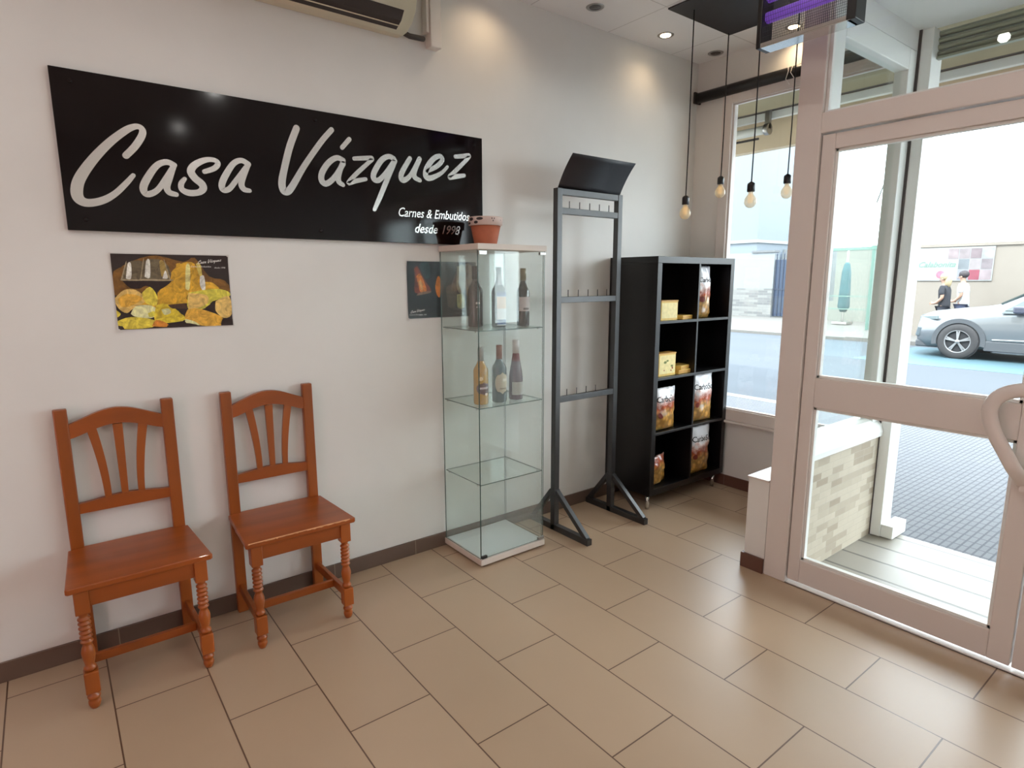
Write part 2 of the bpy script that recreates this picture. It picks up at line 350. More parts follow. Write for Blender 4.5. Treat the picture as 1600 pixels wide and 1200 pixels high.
POSTER1 = [('brown_glow', [(-0.199, 0.078), (-0.132, 0.118), (-0.054, 0.139), (0.038, 0.116), (0.081, 0.133), (0.128, 0.059), (0.186, 0.042), (0.198, -0.018), (0.024, -0.048), (-0.204, -0.011)]), ('ochre', [(-0.067, -0.013), (-0.043, 0.019), (-0.001, 0.083), (0.038, 0.112), (0.079, 0.109), (0.1, 0.043), (0.138, 0.034), (0.159, 0.0), (0.042, -0.015), (0.035, -0.056), (-0.121, -0.06), (-0.116, -0.012)]), ('glass_grey', [(-0.175, 0.047), (-0.156, 0.108), (-0.098, 0.114), (-0.111, 0.043)]), ('glass_white', [(-0.162, 0.051), (-0.151, 0.106), (-0.14, 0.106), (-0.145, 0.051)]), ('glass_grey', [(-0.114, 0.047), (-0.097, 0.118), (-0.027, 0.117), (-0.014, 0.047)]), ('glass_white', [(-0.1, 0.057), (-0.089, 0.118), (-0.077, 0.119), (-0.082, 0.055)]), ('glass_tan', [(-0.043, 0.059), (-0.045, 0.115), (-0.029, 0.115), (-0.018, 0.055)]), ('wine', [(-0.176, 0.045), (-0.111, 0.043), (-0.014, 0.045), (-0.028, 0.023), (-0.059, 0.003), (-0.067, -0.009), (-0.079, 0.011), (-0.099, 0.023), (-0.121, 0.012), (-0.148, 0.014), (-0.164, 0.028)]), ('glass_line', [(-0.176, 0.049), (-0.111, 0.046), (-0.111, 0.042), (-0.176, 0.043)]), ('glass_line', [(-0.116, 0.049), (-0.014, 0.047), (-0.014, 0.041), (-0.116, 0.043)]), ('glass_line', [(-0.179, 0.047), (-0.158, 0.109), (-0.155, 0.11), (-0.174, 0.047)]), ('glass_line', [(-0.116, 0.047), (-0.1, 0.119), (-0.097, 0.119), (-0.113, 0.046)]), ('glass_line', [(-0.017, 0.047), (-0.029, 0.117), (-0.026, 0.117), (-0.012, 0.047)]), ('glass_white', [(-0.04, 0.051), (-0.03, 0.079), (-0.025, 0.078), (-0.022, 0.051)]), ('wine', [(-0.07, -0.005), (-0.063, -0.005), (-0.065, -0.045), (-0.07, -0.045)]), ('ochre', [(0.012, 0.108), (0.03, 0.107), (0.021, 0.043), (0.01, 0.043)]), ('oil_light', [(0.037, 0.01), (0.046, 0.1), (0.061, 0.1), (0.052, 0.01)]), ('knife_handle', [(0.083, 0.109), (0.098, 0.111), (0.102, 0.063), (0.09, 0.066)]), ('glass_white', [(0.094, 0.059), (0.109, 0.061), (0.11, 0.009), (0.099, 0.003), (0.091, 0.026)]), ('bread', [(-0.204, -0.022), (-0.172, 0.008), (-0.135, 0.008), (-0.107, -0.02), (-0.109, -0.04), (-0.149, -0.063), (-0.171, -0.08), (-0.193, -0.066), (-0.204, -0.042)]), ('cheese', [(-0.116, -0.006), (-0.086, 0.019), (-0.064, -0.017), (-0.071, -0.053), (-0.105, -0.044)]), ('orange_ch', [(-0.196, -0.026), (-0.167, -0.007), (-0.124, -0.016), (-0.118, -0.032), (-0.162, -0.055), (-0.188, -0.054)]), ('cheese', [(-0.208, -0.065), (-0.191, -0.082), (-0.206, -0.095)]), ('pale', [(-0.159, -0.083), (-0.141, -0.055), (-0.099, -0.051), (-0.072, -0.066), (-0.082, -0.098), (-0.118, -0.102), (-0.148, -0.093)]), ('cheese_deep', [(-0.071, -0.053), (-0.031, -0.05), (0.03, -0.11), (-0.041, -0.124), (-0.074, -0.127), (-0.082, -0.098)]), ('pale', [(-0.055, -0.07), (-0.029, -0.067), (-0.023, -0.084), (-0.046, -0.091)]), ('pale', [(-0.132, -0.068), (-0.1, -0.061), (-0.087, -0.077), (-0.11, -0.089)]), ('cheese_green', [(-0.102, -0.083), (-0.08, -0.075), (-0.08, -0.094), (-0.098, -0.097)]), ('cheese', [(-0.205, -0.109), (-0.158, -0.095), (-0.083, -0.11), (-0.093, -0.138), (-0.205, -0.138)]), ('orange_bits', [(-0.093, -0.134), (-0.076, -0.11), (-0.041, -0.124), (-0.039, -0.139)]), ('plate_dark', [(-0.031, -0.052), (0.043, -0.048), (0.041, -0.069), (-0.014, -0.067)]), ('wine', [(0.0, -0.068), (0.041, -0.073), (0.035, -0.098), (0.013, -0.089)]), ('cheese_green', [(0.045, -0.005), (0.144, 0.009), (0.195, -0.003), (0.197, -0.024), (0.132, -0.042), (0.11, -0.067), (0.041, -0.075)]), ('bread', [(0.045, -0.007), (0.111, -0.016), (0.112, -0.05), (0.06, -0.074), (0.041, -0.073)]), ('orange_ch', [(0.037, -0.073), (0.079, -0.07), (0.163, -0.107), (0.156, -0.142), (0.077, -0.138), (0.026, -0.11)]), ('pale', [(0.026, -0.11), (0.056, -0.12), (0.077, -0.138), (0.029, -0.127)]), ('bread', [(0.144, -0.042), (0.197, -0.022), (0.202, -0.096), (0.17, -0.112), (0.141, -0.081)]), ('wine', [(0.103, -0.067), (0.139, -0.046), (0.136, -0.085), (0.117, -0.08)]), ('wine', [(0.164, -0.116), (0.206, -0.118), (0.204, -0.144), (0.158, -0.144)]), ('wine', [(-0.035, -0.131), (0.018, -0.125), (0.07, -0.138), (-0.035, -0.14)])]
POSTER2 = [('teal_dark', [(-0.136, 0.135), (-0.081, 0.136), (-0.076, 0.069), (-0.102, 0.058), (-0.128, 0.095)]), ('flame_red', [(-0.167, 0.116), (-0.149, 0.122), (-0.102, 0.042), (-0.075, 0.009), (-0.079, -0.015), (-0.153, -0.016), (-0.168, 0.0), (-0.163, 0.058)]), ('flame', [(-0.155, 0.069), (-0.132, 0.082), (-0.109, 0.037), (-0.097, -0.004), (-0.132, -0.011), (-0.143, 0.021)]), ('flame_pale', [(-0.142, 0.042), (-0.13, 0.05), (-0.119, 0.01), (-0.128, -0.001)]), ('log', [(-0.157, -0.028), (-0.141, -0.014), (-0.079, -0.005), (-0.076, -0.015), (-0.132, -0.025)]), ('flame', [(-0.046, 0.02), (-0.032, 0.066), (-0.016, 0.058), (-0.019, -0.035), (-0.035, -0.029), (-0.044, -0.004)]), ('teal_dark', [(0.018, 0.137), (0.073, 0.138), (0.068, 0.036), (0.026, 0.064)]), ('plate_brown', [(0.018, 0.009), (0.078, 0.03), (0.075, -0.085), (0.032, -0.089), (0.023, -0.036)]), ('straw', [(0.09, 0.119), (0.137, 0.122), (0.138, 0.019), (0.124, -0.021), (0.103, -0.02), (0.084, 0.019)]), ('straw_y', [(0.086, -0.026), (0.13, -0.029), (0.129, -0.095), (0.088, -0.093)]), ('log', [(0.14, 0.131), (0.198, 0.134), (0.196, -0.022), (0.144, -0.027)]), ('flame_pale', [(0.152, 0.007), (0.186, 0.001), (0.185, -0.079), (0.157, -0.087)])]

# ================================================================== THE ROOM
mb = MB(); mb.box(-3.2, 2.80, -2.5, WY, -0.06, 0); mb.box(2.80, FX, 1.46, WY, -0.06, 0); mb.box(2.80, FX, -2.5, -0.63, -0.06, 0)
struct('floor', mb, M['floor'])
ceil_m = brick_mat('ceiling_panels', (238, 235, 232), (240, 237, 234), (204, 199, 195), 0.6, 0.6, 0.003, 0.0, 'xy', rough=0.5, off=(0.45, 0.51), var=0.02, bump=0.1)
mb = MB(); mb.box(-3.2, 3.82, -2.5, WY, CZ, CZ+0.06); struct('ceiling', mb, ceil_m)
mb = MB(); mb.box(-3.3, 3.90, WY, WY+0.15, -0.3, CZ+0.06); struct('wall_left', mb, M['wall'])
mb = MB()
mb.box(FX, 3.83, 1.352, WY, -0.1, 0.485); mb.box(FX, 3.83, 2.512, WY, 0.485, 2.657); mb.box(FX, 3.83, 1.352, WY, 2.657, CZ)
struct('wall_front', mb, M['wall'])
mb = MB(); mb.box(-3.3, -3.2, -2.6, WY, -0.1, CZ+0.06); struct('wall_back', mb, M['wall'])
mb = MB(); mb.box(-3.3, 3.83, -2.6, -2.5, -0.1, CZ+0.06); struct('wall_right', mb, M['wall'])
# wall on the far side of the door, and the lintel over the transom
mb = MB(); mb.box(2.73, 2.80, -0.52, 1.46, 2.74, CZ); struct('wall_over_door', mb, M['wall'])
# low plastered pier under the side pane
mb = MB(); mb.box(2.726, 3.749, 1.462, 1.572, 0, 0.478); mb.box(2.802, 3.749, 1.354, 1.462, 0, 0.592)
struct('wall_pier', mb, M['wall'])
mb = MB(); mb.box(2.716, 3.749, 1.463, 1.578, 0.478, 0.487, 0.002); struct('trim_1', mb, M['alu'])
mb = MB(); mb.box(2.80, FX, 1.352, 1.452, 2.60, CZ); struct('wall_over_side_window', mb, M['wall'])
# baseboards
mb = MB(); mb.box(-3.2, FX, WY-0.011, WY, 0, 0.077, 0.0015); struct('baseboard_left', mb, M['baseboard'])
mb = MB(); mb.box(FX-0.011, FX, 1.572, WY-0.011, 0, 0.077, 0.0015); struct('baseboard_front', mb, M['baseboard_y'])
mb = MB(); mb.box(2.711, 2.725, 1.462, 1.583, 0, 0.077, 0.0015); mb.box(2.726, FX-0.011, 1.572, 1.583, 0, 0.077, 0.0015); struct('baseboard_pier', mb, M['baseboard_y'])

# ---- window 1: shop front pane
w1 = sempty('window_1', (FX, 1.95, 0.49))
def rel(o, px, py, pz):   # keep world coordinates while parenting
    o.location = (-px, -py, -pz)
mb = MB()
for (y0, y1, z0, z1) in ((2.440, 2.512, 0.487, 2.655), (1.352, 1.425, 0.487, 2.655), (1.425, 2.440, 0.487, 0.565), (1.425, 2.440, 2.597, 2.655)):
    mb.box(3.715, 3.79, y0, y1, z0, z1, 0.004)
for (y0, y1, z0, z1) in ((2.428, 2.442, 0.56, 2.60), (1.423, 1.437, 0.56, 2.60), (1.425, 2.440, 0.558, 0.574), (1.425, 2.440, 2.587, 2.600)):
    mb.box(3.730, 3.748, y0, y1, z0, z1, 0.002)
f = struct('frame', mb, M['alu']); f.parent = w1; rel(f, FX, 1.95, 0.49)
mb = MB(); mb.box(3.752, 3.758, 1.42, 2.45, 0.55, 2.61); f = struct('pane', mb, M['glass']); f.parent = w1; rel(f, FX, 1.95, 0.49)
mb = MB(); mb.box(3.695, FX, 1.455, 2.72, 0.470, 0.487, 0.004); f = struct('sill', mb, M['alu']); f.parent = w1; rel(f, FX, 1.95, 0.49)

# ---- window 2: side pane of the entrance recess
w2 = sempty('window_2', (3.3, 1.38, 0.6))
mb = MB()
for (x0, x1, z0, z1) in ((2.805, 2.885, 0.60, 2.60), (3.575, 3.715, 0.60, 2.60), (2.885, 3.575, 2.50, 2.60)):
    mb.box(x0, x1, 1.352, 1.42, z0, z1, 0.004)
f = struct('frame', mb, M['alu_out']); f.parent = w2; rel(f, 3.3, 1.38, 0.6)
mb = MB(); mb.prism([(1.325, 0.592), (1.45, 0.592), (1.45, 0.69), (1.40, 0.695), (1.36, 0.685), (1.335, 0.655), (1.325, 0.62)], 2.805, 3.70, 'yz')
f = struct('sill', mb, M['alu_out']); f.parent = w2; rel(f, 3.3, 1.38, 0.6)
mb = MB(); mb.box(2.87, 3.585, 1.383, 1.389, 0.68, 2.51); f = struct('pane', mb, M['glass']); f.parent = w2; rel(f, 3.3, 1.38, 0.6)

# ---- stone mosaic on the outside of the pier
mos = brick_mat('stone_mosaic', (184, 174, 156), (122, 104, 82), (172, 162, 148), 0.12, 0.036, 0.0012, 0.37, 'xz', rough=0.7, var=0.1, nscale=9, bias=-0.42, bump=0.5, freq=3)
mb = MB(); mb.box(2.80, 3.655, 1.343, 1.352, 0.0, 0.592); struct('trim_2', mb, mos)
# ---- shutter guide posts
for nm, y0, y1 in (('trim_3', 1.287, 1.348), ('trim_4', -0.52, -0.46)):
    mb = MB(); mb.box(3.662, 3.80, y0, y1, 0.0, 2.70, 0.003)
    mb.m(1).box(3.656, 3.664, y1-0.009, y1+0.004, 0.0, 2.70)
    if nm == 'trim_3': mb.m(0).box(3.668, 3.86, 1.225, 1.287, 0.0, 0.075, 0.004)
    struct(nm, mb, [M['alu_out'], M['gasket']])
# ---- entrance door posts, transom rail
mb = MB(); mb.box(2.722, 2.80, 1.350, 1.460, 0.0, 2.74, 0.004); mb.box(2.722, 2.80, -0.52, -0.392, 0.0, 2.74, 0.004)
mb.box(2.722, 2.80, -0.392, 1.350, 2.078, 2.162, 0.004)
mb.box(2.722, 2.80, -0.392, 1.350, 2.715, 2.74, 0.002)
struct('trim_5', mb, M['alu'])
w3 = sempty('window_3', (2.76, 0.5, 2.165))
mb = MB()
for (y0, y1, z0, z1) in ((1.336, 1.350, 2.162, 2.715), (-0.392, -0.378, 2.162, 2.715), (-0.378, 1.336, 2.162, 2.172), (-0.378, 1.336, 2.705, 2.715)):
    mb.box(2.744, 2.778, y0, y1, z0, z1, 0.001)
f = struct('glazing_bead', mb, M['alu_out']); f.parent = w3; rel(f, 2.76, 0.5, 2.165)
mb = MB(); mb.box(2.758, 2.764, -0.38, 1.338, 2.168, 2.71); f = struct('pane', mb, M['glass']); f.parent = w3; rel(f, 2.76, 0.5, 2.165)

# ---- door leaves
def door_leaf(name, y0, y1, handle):
    """hinged at y1, lock stile at y0"""
    d = sempty(name, (DX, y1, 0)); ox, oy = DX, y1
    s1 = 0.056; s0 = 0.072
    mb = MB()
    mb.box(2.735, 2.787, y1-s1, y1, 0.020, 2.072, 0.004); mb.box(2.735, 2.787, y0, y0+s0, 0.020, 2.072, 0.004)
    mb.box(2.737, 2.785, y0+s0, y1-s1, 2.009, 2.072, 0.003); mb.box(2.737, 2.785, y0+s0, y1-s1, 0.882, 1.019, 0.003); mb.box(2.737, 2.785, y0+s0, y1-s1, 0.020, 0.135, 0.003)
    f = struct('leaf_frame', mb, M['alu']); f.parent = d; rel(f, ox, oy, 0)
    mb = MB()
    for z0, z1 in ((1.019, 2.009), (0.135, 0.882)):
        mb.box(2.748, 2.774, y1-s1-0.012, y1-s1, z0, z1, 0.001); mb.box(2.748, 2.774, y0+s0, y0+s0+0.012, z0, z1, 0.001)
        mb.box(2.748, 2.774, y0+s0, y1-s1, z0, z0+0.012, 0.001); mb.box(2.748, 2.774, y0+s0, y1-s1, z1-0.012, z1, 0.001)
    f = struct('glazing_bead', mb, M['alu_out']); f.parent = d; rel(f, ox, oy, 0)
    for z0, z1 in ((1.022, 2.006), (0.138, 0.879)):
        mb = MB(); mb.box(2.758, 2.764, y0+s0+0.004, y1-s1-0.004, z0, z1)
        f = struct('pane', mb, M['glass']); f.parent = d; rel(f, ox, oy, 0)
    if handle:
        # flat bent bar shaped like a rounded triangle
        P = [(0.505, 1.080), (0.545, 1.077), (0.585, 1.062), (0.616, 1.033), (0.628, 0.99), (0.618, 0.945), (0.598, 0.898), (0.570, 0.85), (0.541, 0.80), (0.515, 0.752), (0.505, 0.728)]
        P = catmull([(a, b) for a, b in P], 5)
        mb = MB(); W = 0.050; sec = []
        for i, (a, b) in enumerate(P):
            q0 = P[max(i-1, 0)]; q1 = P[min(i+1, len(P)-1)]
            t = Vector((q1[0]-q0[0], q1[1]-q0[1])).normalized(); n = Vector((-t.y, t.x))
            xx = 2.672 + 0.045*max(0, (0.54-a)/0.035)**1.5 * (1 if a < 0.54 else 0)
            ring = []
            for k in range(12):
                an = 2*PI*k/12
                ring.append(mb.bm.verts.new((xx+0.011*math.sin(an), a+n.x*W/2*math.cos(an), b+n.y*W/2*math.cos(an))))
            sec.append(ring)
        for i in range(len(sec)-1):
            for k in range(12):
                fc = mb.bm.faces.new((sec[i][k], sec[i][(k+1) % 12], sec[i+1][(k+1) % 12], sec[i+1][k])); fc.smooth = True
        for rg in (sec[0], sec[-1]): mb.bm.faces.new(rg)
        mb.box(2.705, 2.736, 0.484, 0.522, 1.055, 1.105, 0.006); mb.box(2.705, 2.736, 0.484, 0.522, 0.703, 0.753, 0.006)
        f = struct('handle', mb, M['alu']); f.parent = d; rel(f, ox, oy, 0)
    return d
door_leaf('door_1', 0.480, 1.346, True)
door_leaf('door_2', -0.388, 0.474, False)

# ---- entrance recess: floor, soffit, far side
plank = brick_mat('entrance_paving', (146, 141, 131), (150, 145, 136), (96, 93, 88), 2.6, 0.2, 0.010, 0.5, 'yx', rough=0.45, off=(0.3, 2.93), var=0.06, nscale=5, bump=0.5, smooth=0.3)
mb = MB(); mb.box(2.80, 3.80, -0.52, 1.352, -0.2, -0.004); mb.box(2.722, 2.80, -0.52, 1.352, -0.06, 0.0); struct('entrance_floor', mb, [plank])
mb = MB(); mb.box(2.80, 3.70, -0.52, 1.352, 2.70, 2.74); struct('entrance_soffit', mb, M['alu_out'])
mb = MB(); mb.box(2.80, 3.75, -0.62, -0.53, 0, 0.592); mb.box(2.80, 3.75, -0.62, -0.53, 2.60, CZ)
mb.box(3.75, 3.83, -2.5, -0.53, -0.1, 0.485); mb.box(3.75, 3.83, -2.5, -0.53, 2.602, CZ); struct('wall_front_right', mb, M['wall'])
w4 = sempty('window_4', (3.3, -0.58, 0.6))
mb = MB()
for (x0, x1, z0, z1) in ((2.805, 2.885, 0.60, 2.60), (3.575, 3.715, 0.60, 2.60), (2.885, 3.575, 2.50, 2.60), (2.885, 3.575, 0.60, 0.69)): mb.box(x0, x1, -0.60, -0.53, z0, z1, 0.004)
for (y0, y1, z0, z1) in ((-0.62, -0.54, 0.487, 2.60), (-2.5, -2.42, 0.487, 2.60), (-2.42, -0.62, 0.487, 0.565), (-2.42, -0.62, 2.53, 2.60)): mb.box(3.72, 3.79, y0, y1, z0, z1, 0.004)
f = struct('frame', mb, M['alu_out']); f.parent = w4; rel(f, 3.3, -0.58, 0.6)
mb = MB(); mb.box(2.87, 3.585, -0.568, -0.562, 0.68, 2.51); f = struct('pane', mb, M['glass']); f.parent = w4; rel(f, 3.3, -0.58, 0.6)
mb = MB(); mb.box(3.752, 3.758, -2.43, -0.61, 0.55, 2.54); f = struct('pane', mb, M['glass']); f.parent = w4; rel(f, 3.3, -0.58, 0.6)

mb = MB(); mb.box(2.728, 2.795, -0.388, 1.348, 0.0, 0.006, 0.001); struct('trim_6', mb, mat('threshold_gap_light', (232, 230, 226), 0.25))  # threshold strip made bright; daylight under the doors is put into its colour

# ---- rolled up shutter over the recess
mb = MB()
shut = mat('galvanised_shutter', (142, 146, 128), 0.45, metal=0.3, var=0.15, vscale=14, stretch=(1, 0.2, 4))
for k in range(4):
    z1 = 2.698-k*0.032
    prof = [(3.735, z1), (3.748, z1-0.006), (3.752, z1-0.016), (3.744, z1-0.026), (3.735, z1-0.030), (3.728, z1-0.030), (3.728, z1)]
    mb.prism([(a, b) for a, b in prof], -0.46, 1.30, 'xz') if False else None
    A = [mb.bm.verts.new((2*3.74-a, -0.46, b)) for a, b in prof]; B = [mb.bm.verts.new((2*3.74-a, 1.30, b)) for a, b in prof]
    for i in range(len(prof)): mb.bm.faces.new((A[i], B[i], B[(i+1) % len(prof)], A[(i+1) % len(prof)]))
    mb.bm.faces.new(A); mb.bm.faces.new(B[::-1])
mb.box(3.722, 3.758, -0.46, 1.29, 2.560, 2.572, 0.002)
tag(obj('roller_shutter', mb, shut), 'galvanised slatted roller shutter rolled up above the entrance recess, seen through the transom pane', 'roller shutter')

# ================================================================== THINGS ON THE WALL
STROKES = SCRIPT_STROKES
sign = thing('wall_sign', 'long glossy black sign with silver script lettering fixed high on the left wall', 'sign', (1.0, WY, 1.914))
mb = MB(); mb.box(-0.902, 0.906, -0.020, -0.006, -0.274, 0.274, 0.0012)
obj('sign_board', mb, M['black_gloss'], sign)
def on_sign(y): return lambda a, b, l: (a, y-l, b)
mb = MB()
for i, s in enumerate(STROKES): ribbon(mb, s, on_sign(-0.0205), 0.00025*(i % 3))
obj('script_lettering', mb, M['silver'], sign, recalc=False)
mb = MB(); put_text(mb, 'Carnes & Embutidos', 0.058, lambda a, b: (0.610+a*0.855, -0.0208, -0.130+b*1.05), shear=0.28, bold=0.0003)
obj('small_lettering', mb, M['silver'], sign, recalc=False)
for _t, _x, _al in (('desde', 0.622, 'RIGHT'), ('1998', 0.642, 'LEFT')):
    mb = MB(); put_text(mb, _t, 0.062, lambda a, b: (_x+a*0.90, -0.0208, -0.203+b), shear=0.35, bold=0.0004, align=_al)
    obj('small_lettering', mb, M['silver'], sign, recalc=False)
for x, z in ((-0.845, 0.235), (-0.845, -0.235), (0.02, 0.235), (0.02, -0.235), (0.855, 0.235), (0.855, -0.235)):
    mb = MB(); mb.lathe([(0.009, -0.006), (0.008, -0.0225), (0.004, -0.0235)], x, z, 14, axis='y'); obj('fixing_cap', mb, M['black_gloss'], sign)

PC = {'glass_line': (150, 136, 108), 'brown_glow': (112, 76, 26), 'ochre': (196, 150, 40), 'glass_grey': (96, 84, 62), 'glass_white': (214, 210, 196), 'glass_tan': (150, 126, 66), 'wine': (38, 22, 20),
      'oil_light': (222, 200, 130), 'knife_handle': (226, 192, 96), 'bread': (214, 172, 98), 'cheese': (214, 188, 66), 'pale': (206, 202, 150), 'cheese_deep': (218, 184, 50),
      'orange_bits': (190, 120, 40), 'plate_dark': (70, 46, 30), 'cheese_green': (196, 184, 66), 'orange_ch': (214, 158, 56),
      'teal_dark': (24, 42, 44), 'flame_red': (104, 44, 24), 'flame': (188, 112, 44), 'flame_pale': (206, 158, 96), 'log': (120, 96, 76), 'plate_brown': (74, 66, 50), 'straw': (150, 140, 112), 'straw_y': (180, 172, 110)}
PM = {}
def print_mat(n):
    m = mat('print_'+n, tuple(min(255, int(v*1.10)+4) for v in PC[n]), 0.35, var=0.5, vscale=26)
    for nd in m.node_tree.nodes:
        if nd.type == 'TEX_NOISE': nd.inputs['Distortion'].default_value = 1.6; nd.inputs['Detail'].default_value = 9; nd.inputs['Roughness'].default_value = 0.62
    return m
def pcol(n):
    if n not in PM: PM[n] = print_mat(n)
    return PM[n]
def poster(name, label, cx, cz, w, h, base, art, texts, tilt=0.0):
    t = thing(name, label, 'poster', (cx, WY, cz))
    mb = MB()
    # a sheet of paper whose corners curl a little off the wall
    nx, nz = 14, 10; g = {}
    for i in range(nx+1):
        for j in range(nz+1):
            u = -1+2*i/nx; v = -1+2*j/nz
            y = -0.0015-0.007*(abs(u)**6)*(abs(v)**6)
            g[i, j] = mb.bm.verts.new((u*(w/2+0.004), y, v*(h/2+0.004)))
    for i in range(nx):
        for j in range(nz):
            f = mb.bm.faces.new((g[i, j], g[i+1, j], g[i+1, j+1], g[i, j+1])); f.smooth = True
    obj('paper', mb, M['paper'], t)
    names = [base]+[n for n, _ in art]; uniq = list(dict.fromkeys(names)); mats = [pcol(n) if n in PC else base_m[n] for n in uniq]
    mb = MB()
    def yy(x, z): return -0.0022-0.007*(abs(x/(w/2+.004))**6)*(abs(z/(h/2+.004))**6)
    mb.m(uniq.index(base))
    gx = [-w/2+w*i/14 for i in range(15)]; gz = [-h/2+h*j/10 for j in range(11)]
    for i in range(14):
        for j in range(10):
            mb.flat([(a, yy(a, b), b) for a, b in ((gx[i], gz[j]), (gx[i+1], gz[j]), (gx[i+1], gz[j+1]), (gx[i], gz[j+1]))])
    for k, (n, P) in enumerate(art):
        c = catmull([tuple(p) for p in P]+[tuple(P[0])], 3)[:-1]
        c = [(max(-w/2, min(w/2, a)), max(-h/2, min(h/2, b))) for a, b in c]
        mb.m(uniq.index(n)); 
        try: mb.flat([(a, -0.0024-0.0001*k, b) for a, b in c])
        except ValueError: pass
    obj('printed_picture', mb, mats, t, recalc=False)
    mb = MB()
    for kind, cx2, cz2, sc, txt in texts:
        if kind == 's':
            for i, s in enumerate(STROKES): ribbon(mb, [(x*sc+cx2, z*sc+cz2, wd*sc*1.25) for x, z, wd in s], lambda a, b, l: (a, -0.0062-l, b), 0.00005*(i % 3))
        else: put_text(mb, txt, sc, lambda a, b: (cx2+a, -0.0062, cz2+b), shear=0.2)
    obj('white_lettering', mb, M['white'], t, recalc=False)
    return t
base_m = {'night': mat('print_dark_brown', (44, 30, 28), 0.35, var=0.2, vscale=20), 'ember': mat('print_black', (18, 15, 16), 0.3, var=0.2, vscale=20)}
poster('food_poster', 'poster of red wine glasses, cheese and bread taped on the wall under the black sign', 0.421, 1.418, 0.408, 0.286, 'night', POSTER1,
       [('s', 0.135, 0.117, 0.052, ''), ('t', 0.10, 0.098, 0.009, 'Carnes & Embutidos'), ('t', 0.17, 0.094, 0.009, 'desde 1998')])
poster('fire_poster', 'dark poster of flames and grilled food on the wall partly behind the glass cabinet', 1.66, 1.41, 0.416, 0.286, 'ember', POSTER2,
       [('s', -0.152, -0.107, 0.048, ''), ('t', -0.165, -0.124, 0.009, 'Carnes & Embutidos'), ('t', -0.125, -0.126, 0.009, 'desde 1998')])

# ---- air conditioner, cropped by the top of the frame
ac = thing('air_conditioner', 'cream wall mounted air conditioner at the top edge with dark air outlet slot', 'air conditioner', (1.0, WY, 2.57))
mb = MB()
prof = [(-0.002, 0.005), (-0.06, -0.002), (-0.10, 0.0), (-0.150, 0.022), (-0.185, 0.06), (-0.200, 0.11), (-0.202, 0.30), (-0.18, 0.318), (-0.002, 0.318)]
slot0, slot1 = 2, 4
A = []; 
for x in (-0.42, 0.44): A.append([mb.bm.verts.new((x, y, z)) for y, z in prof])
n = len(prof)
for i in range(n):
    f = mb.bm.faces.new((A[0][i], A[1][i], A[1][(i+1) % n], A[0][(i+1) % n])); f.material_index = 0; f.smooth = (1 <= i <= 5)
for r in A: mb.bm.faces.new(r)
obj('casing', mb, M['cream'], ac)
mb = MB()   # outlet slot: dark recess along the curved lower front
mb.prism([(-0.103, -0.002), (-0.152, 0.019), (-0.182, 0.052), (-0.172, 0.06), (-0.145, 0.035), (-0.10, 0.012)], -0.36, 0.385, 'yz')
obj('air_outlet', mb, M['gasket'], ac)
mb = MB()
mb.obox((-0.36, -0.128, 0.0065), (0.385, -0.128, 0.0065), 0.006, 0.003)
obj('louvre', mb, M['cream'], ac)
mb = MB(); mb.box(-0.06, 0.16, -0.2035, -0.2015, 0.075, 0.125); obj('sticker', mb, mat('pale_blue_sticker', (176, 186, 192), 0.4), ac)
mb = MB(); mb.box(0.592, 0.652, -0.055, -0.001, -0.012, 0.346, 0.004); mb.box(0.575, 0.592, -0.045, -0.001, 0.05, 0.30, 0.003)
o = obj('pipe_duct', mb, M['white']); o.location = (1.0, WY, 2.57)
tag(o, 'white vertical plastic pipe trunking on the wall just right of the air conditioner', 'trunking')
mb = MB(); mb.tube([(0.43, -0.05, 0.02), (0.48, -0.05, 0.008), (0.53, -0.045, 0.012), (0.565, -0.03, 0.02)], 0.012)
obj('drain_hose', mb, M['gasket'], ac)

# ================================================================== CEILING
dl = thing('downlight', 'unlit round recessed downlight in the ceiling, left of the glowing one', 'downlight', (2.546, 2.549, CZ), group='recessed downlights along the ceiling')
def downlight_parts(t, lit):
    mb = MB(); mb.lathe([(0.030, -0.001), (0.046, -0.004), (0.050, -0.001), (0.050, 0.0)], 0, 0, 28, cap=False)
    obj('trim_ring', mb, M['steel'], t)
    mb = MB(); mb.lathe([(0.033, -0.0005), (0.031, -0.0035), (0.001, -0.0035)], 0, 0, 24, cap=False)
    obj('bulb_glass', mb, mat('lit_halogen', (255, 240, 215), 0.3, emit=(255, 226, 180), estr=14) if lit else mat('unlit_halogen', (90, 88, 84), 0.2), t)
downlight_parts(dl, False)
dup(dl, (3.66, 2.548, CZ), label='unlit round recessed downlight in the ceiling corner beside the pendant cords')
dt = thing('downlight', 'glowing round recessed downlight between the two unlit ones', 'downlight', (3.161, 2.56, CZ), group='recessed downlights along the ceiling')
downlight_parts(dt, True)
dup(dt, (3.66, 2.023, CZ), label='glowing downlight seen just under the insect killer in front of the window')
for x, y, e in ((3.161, 2.56, 4.0), (3.66, 2.023, 5.0), (1.93, 2.56, 4.5)):
    lamp('downlight_beam', 'SPOT', (x, y, CZ-0.02), e, (1.0, 0.74, 0.46), target=(x, y+0.02, 0), cone=2.5, blend=1.0, soft=0.03)

pn = mat('black_ceiling_panel', (30, 30, 34), 0.45, var=0.1, vscale=20)
mb = MB(); mb.box(2.87, 3.455, 1.73, 2.315, CZ-0.008, CZ, 0.001)
tag(obj('ceiling_panel', mb, pn), 'flat square black panel on the ceiling that the pendant cords hang from', 'ceiling panel')

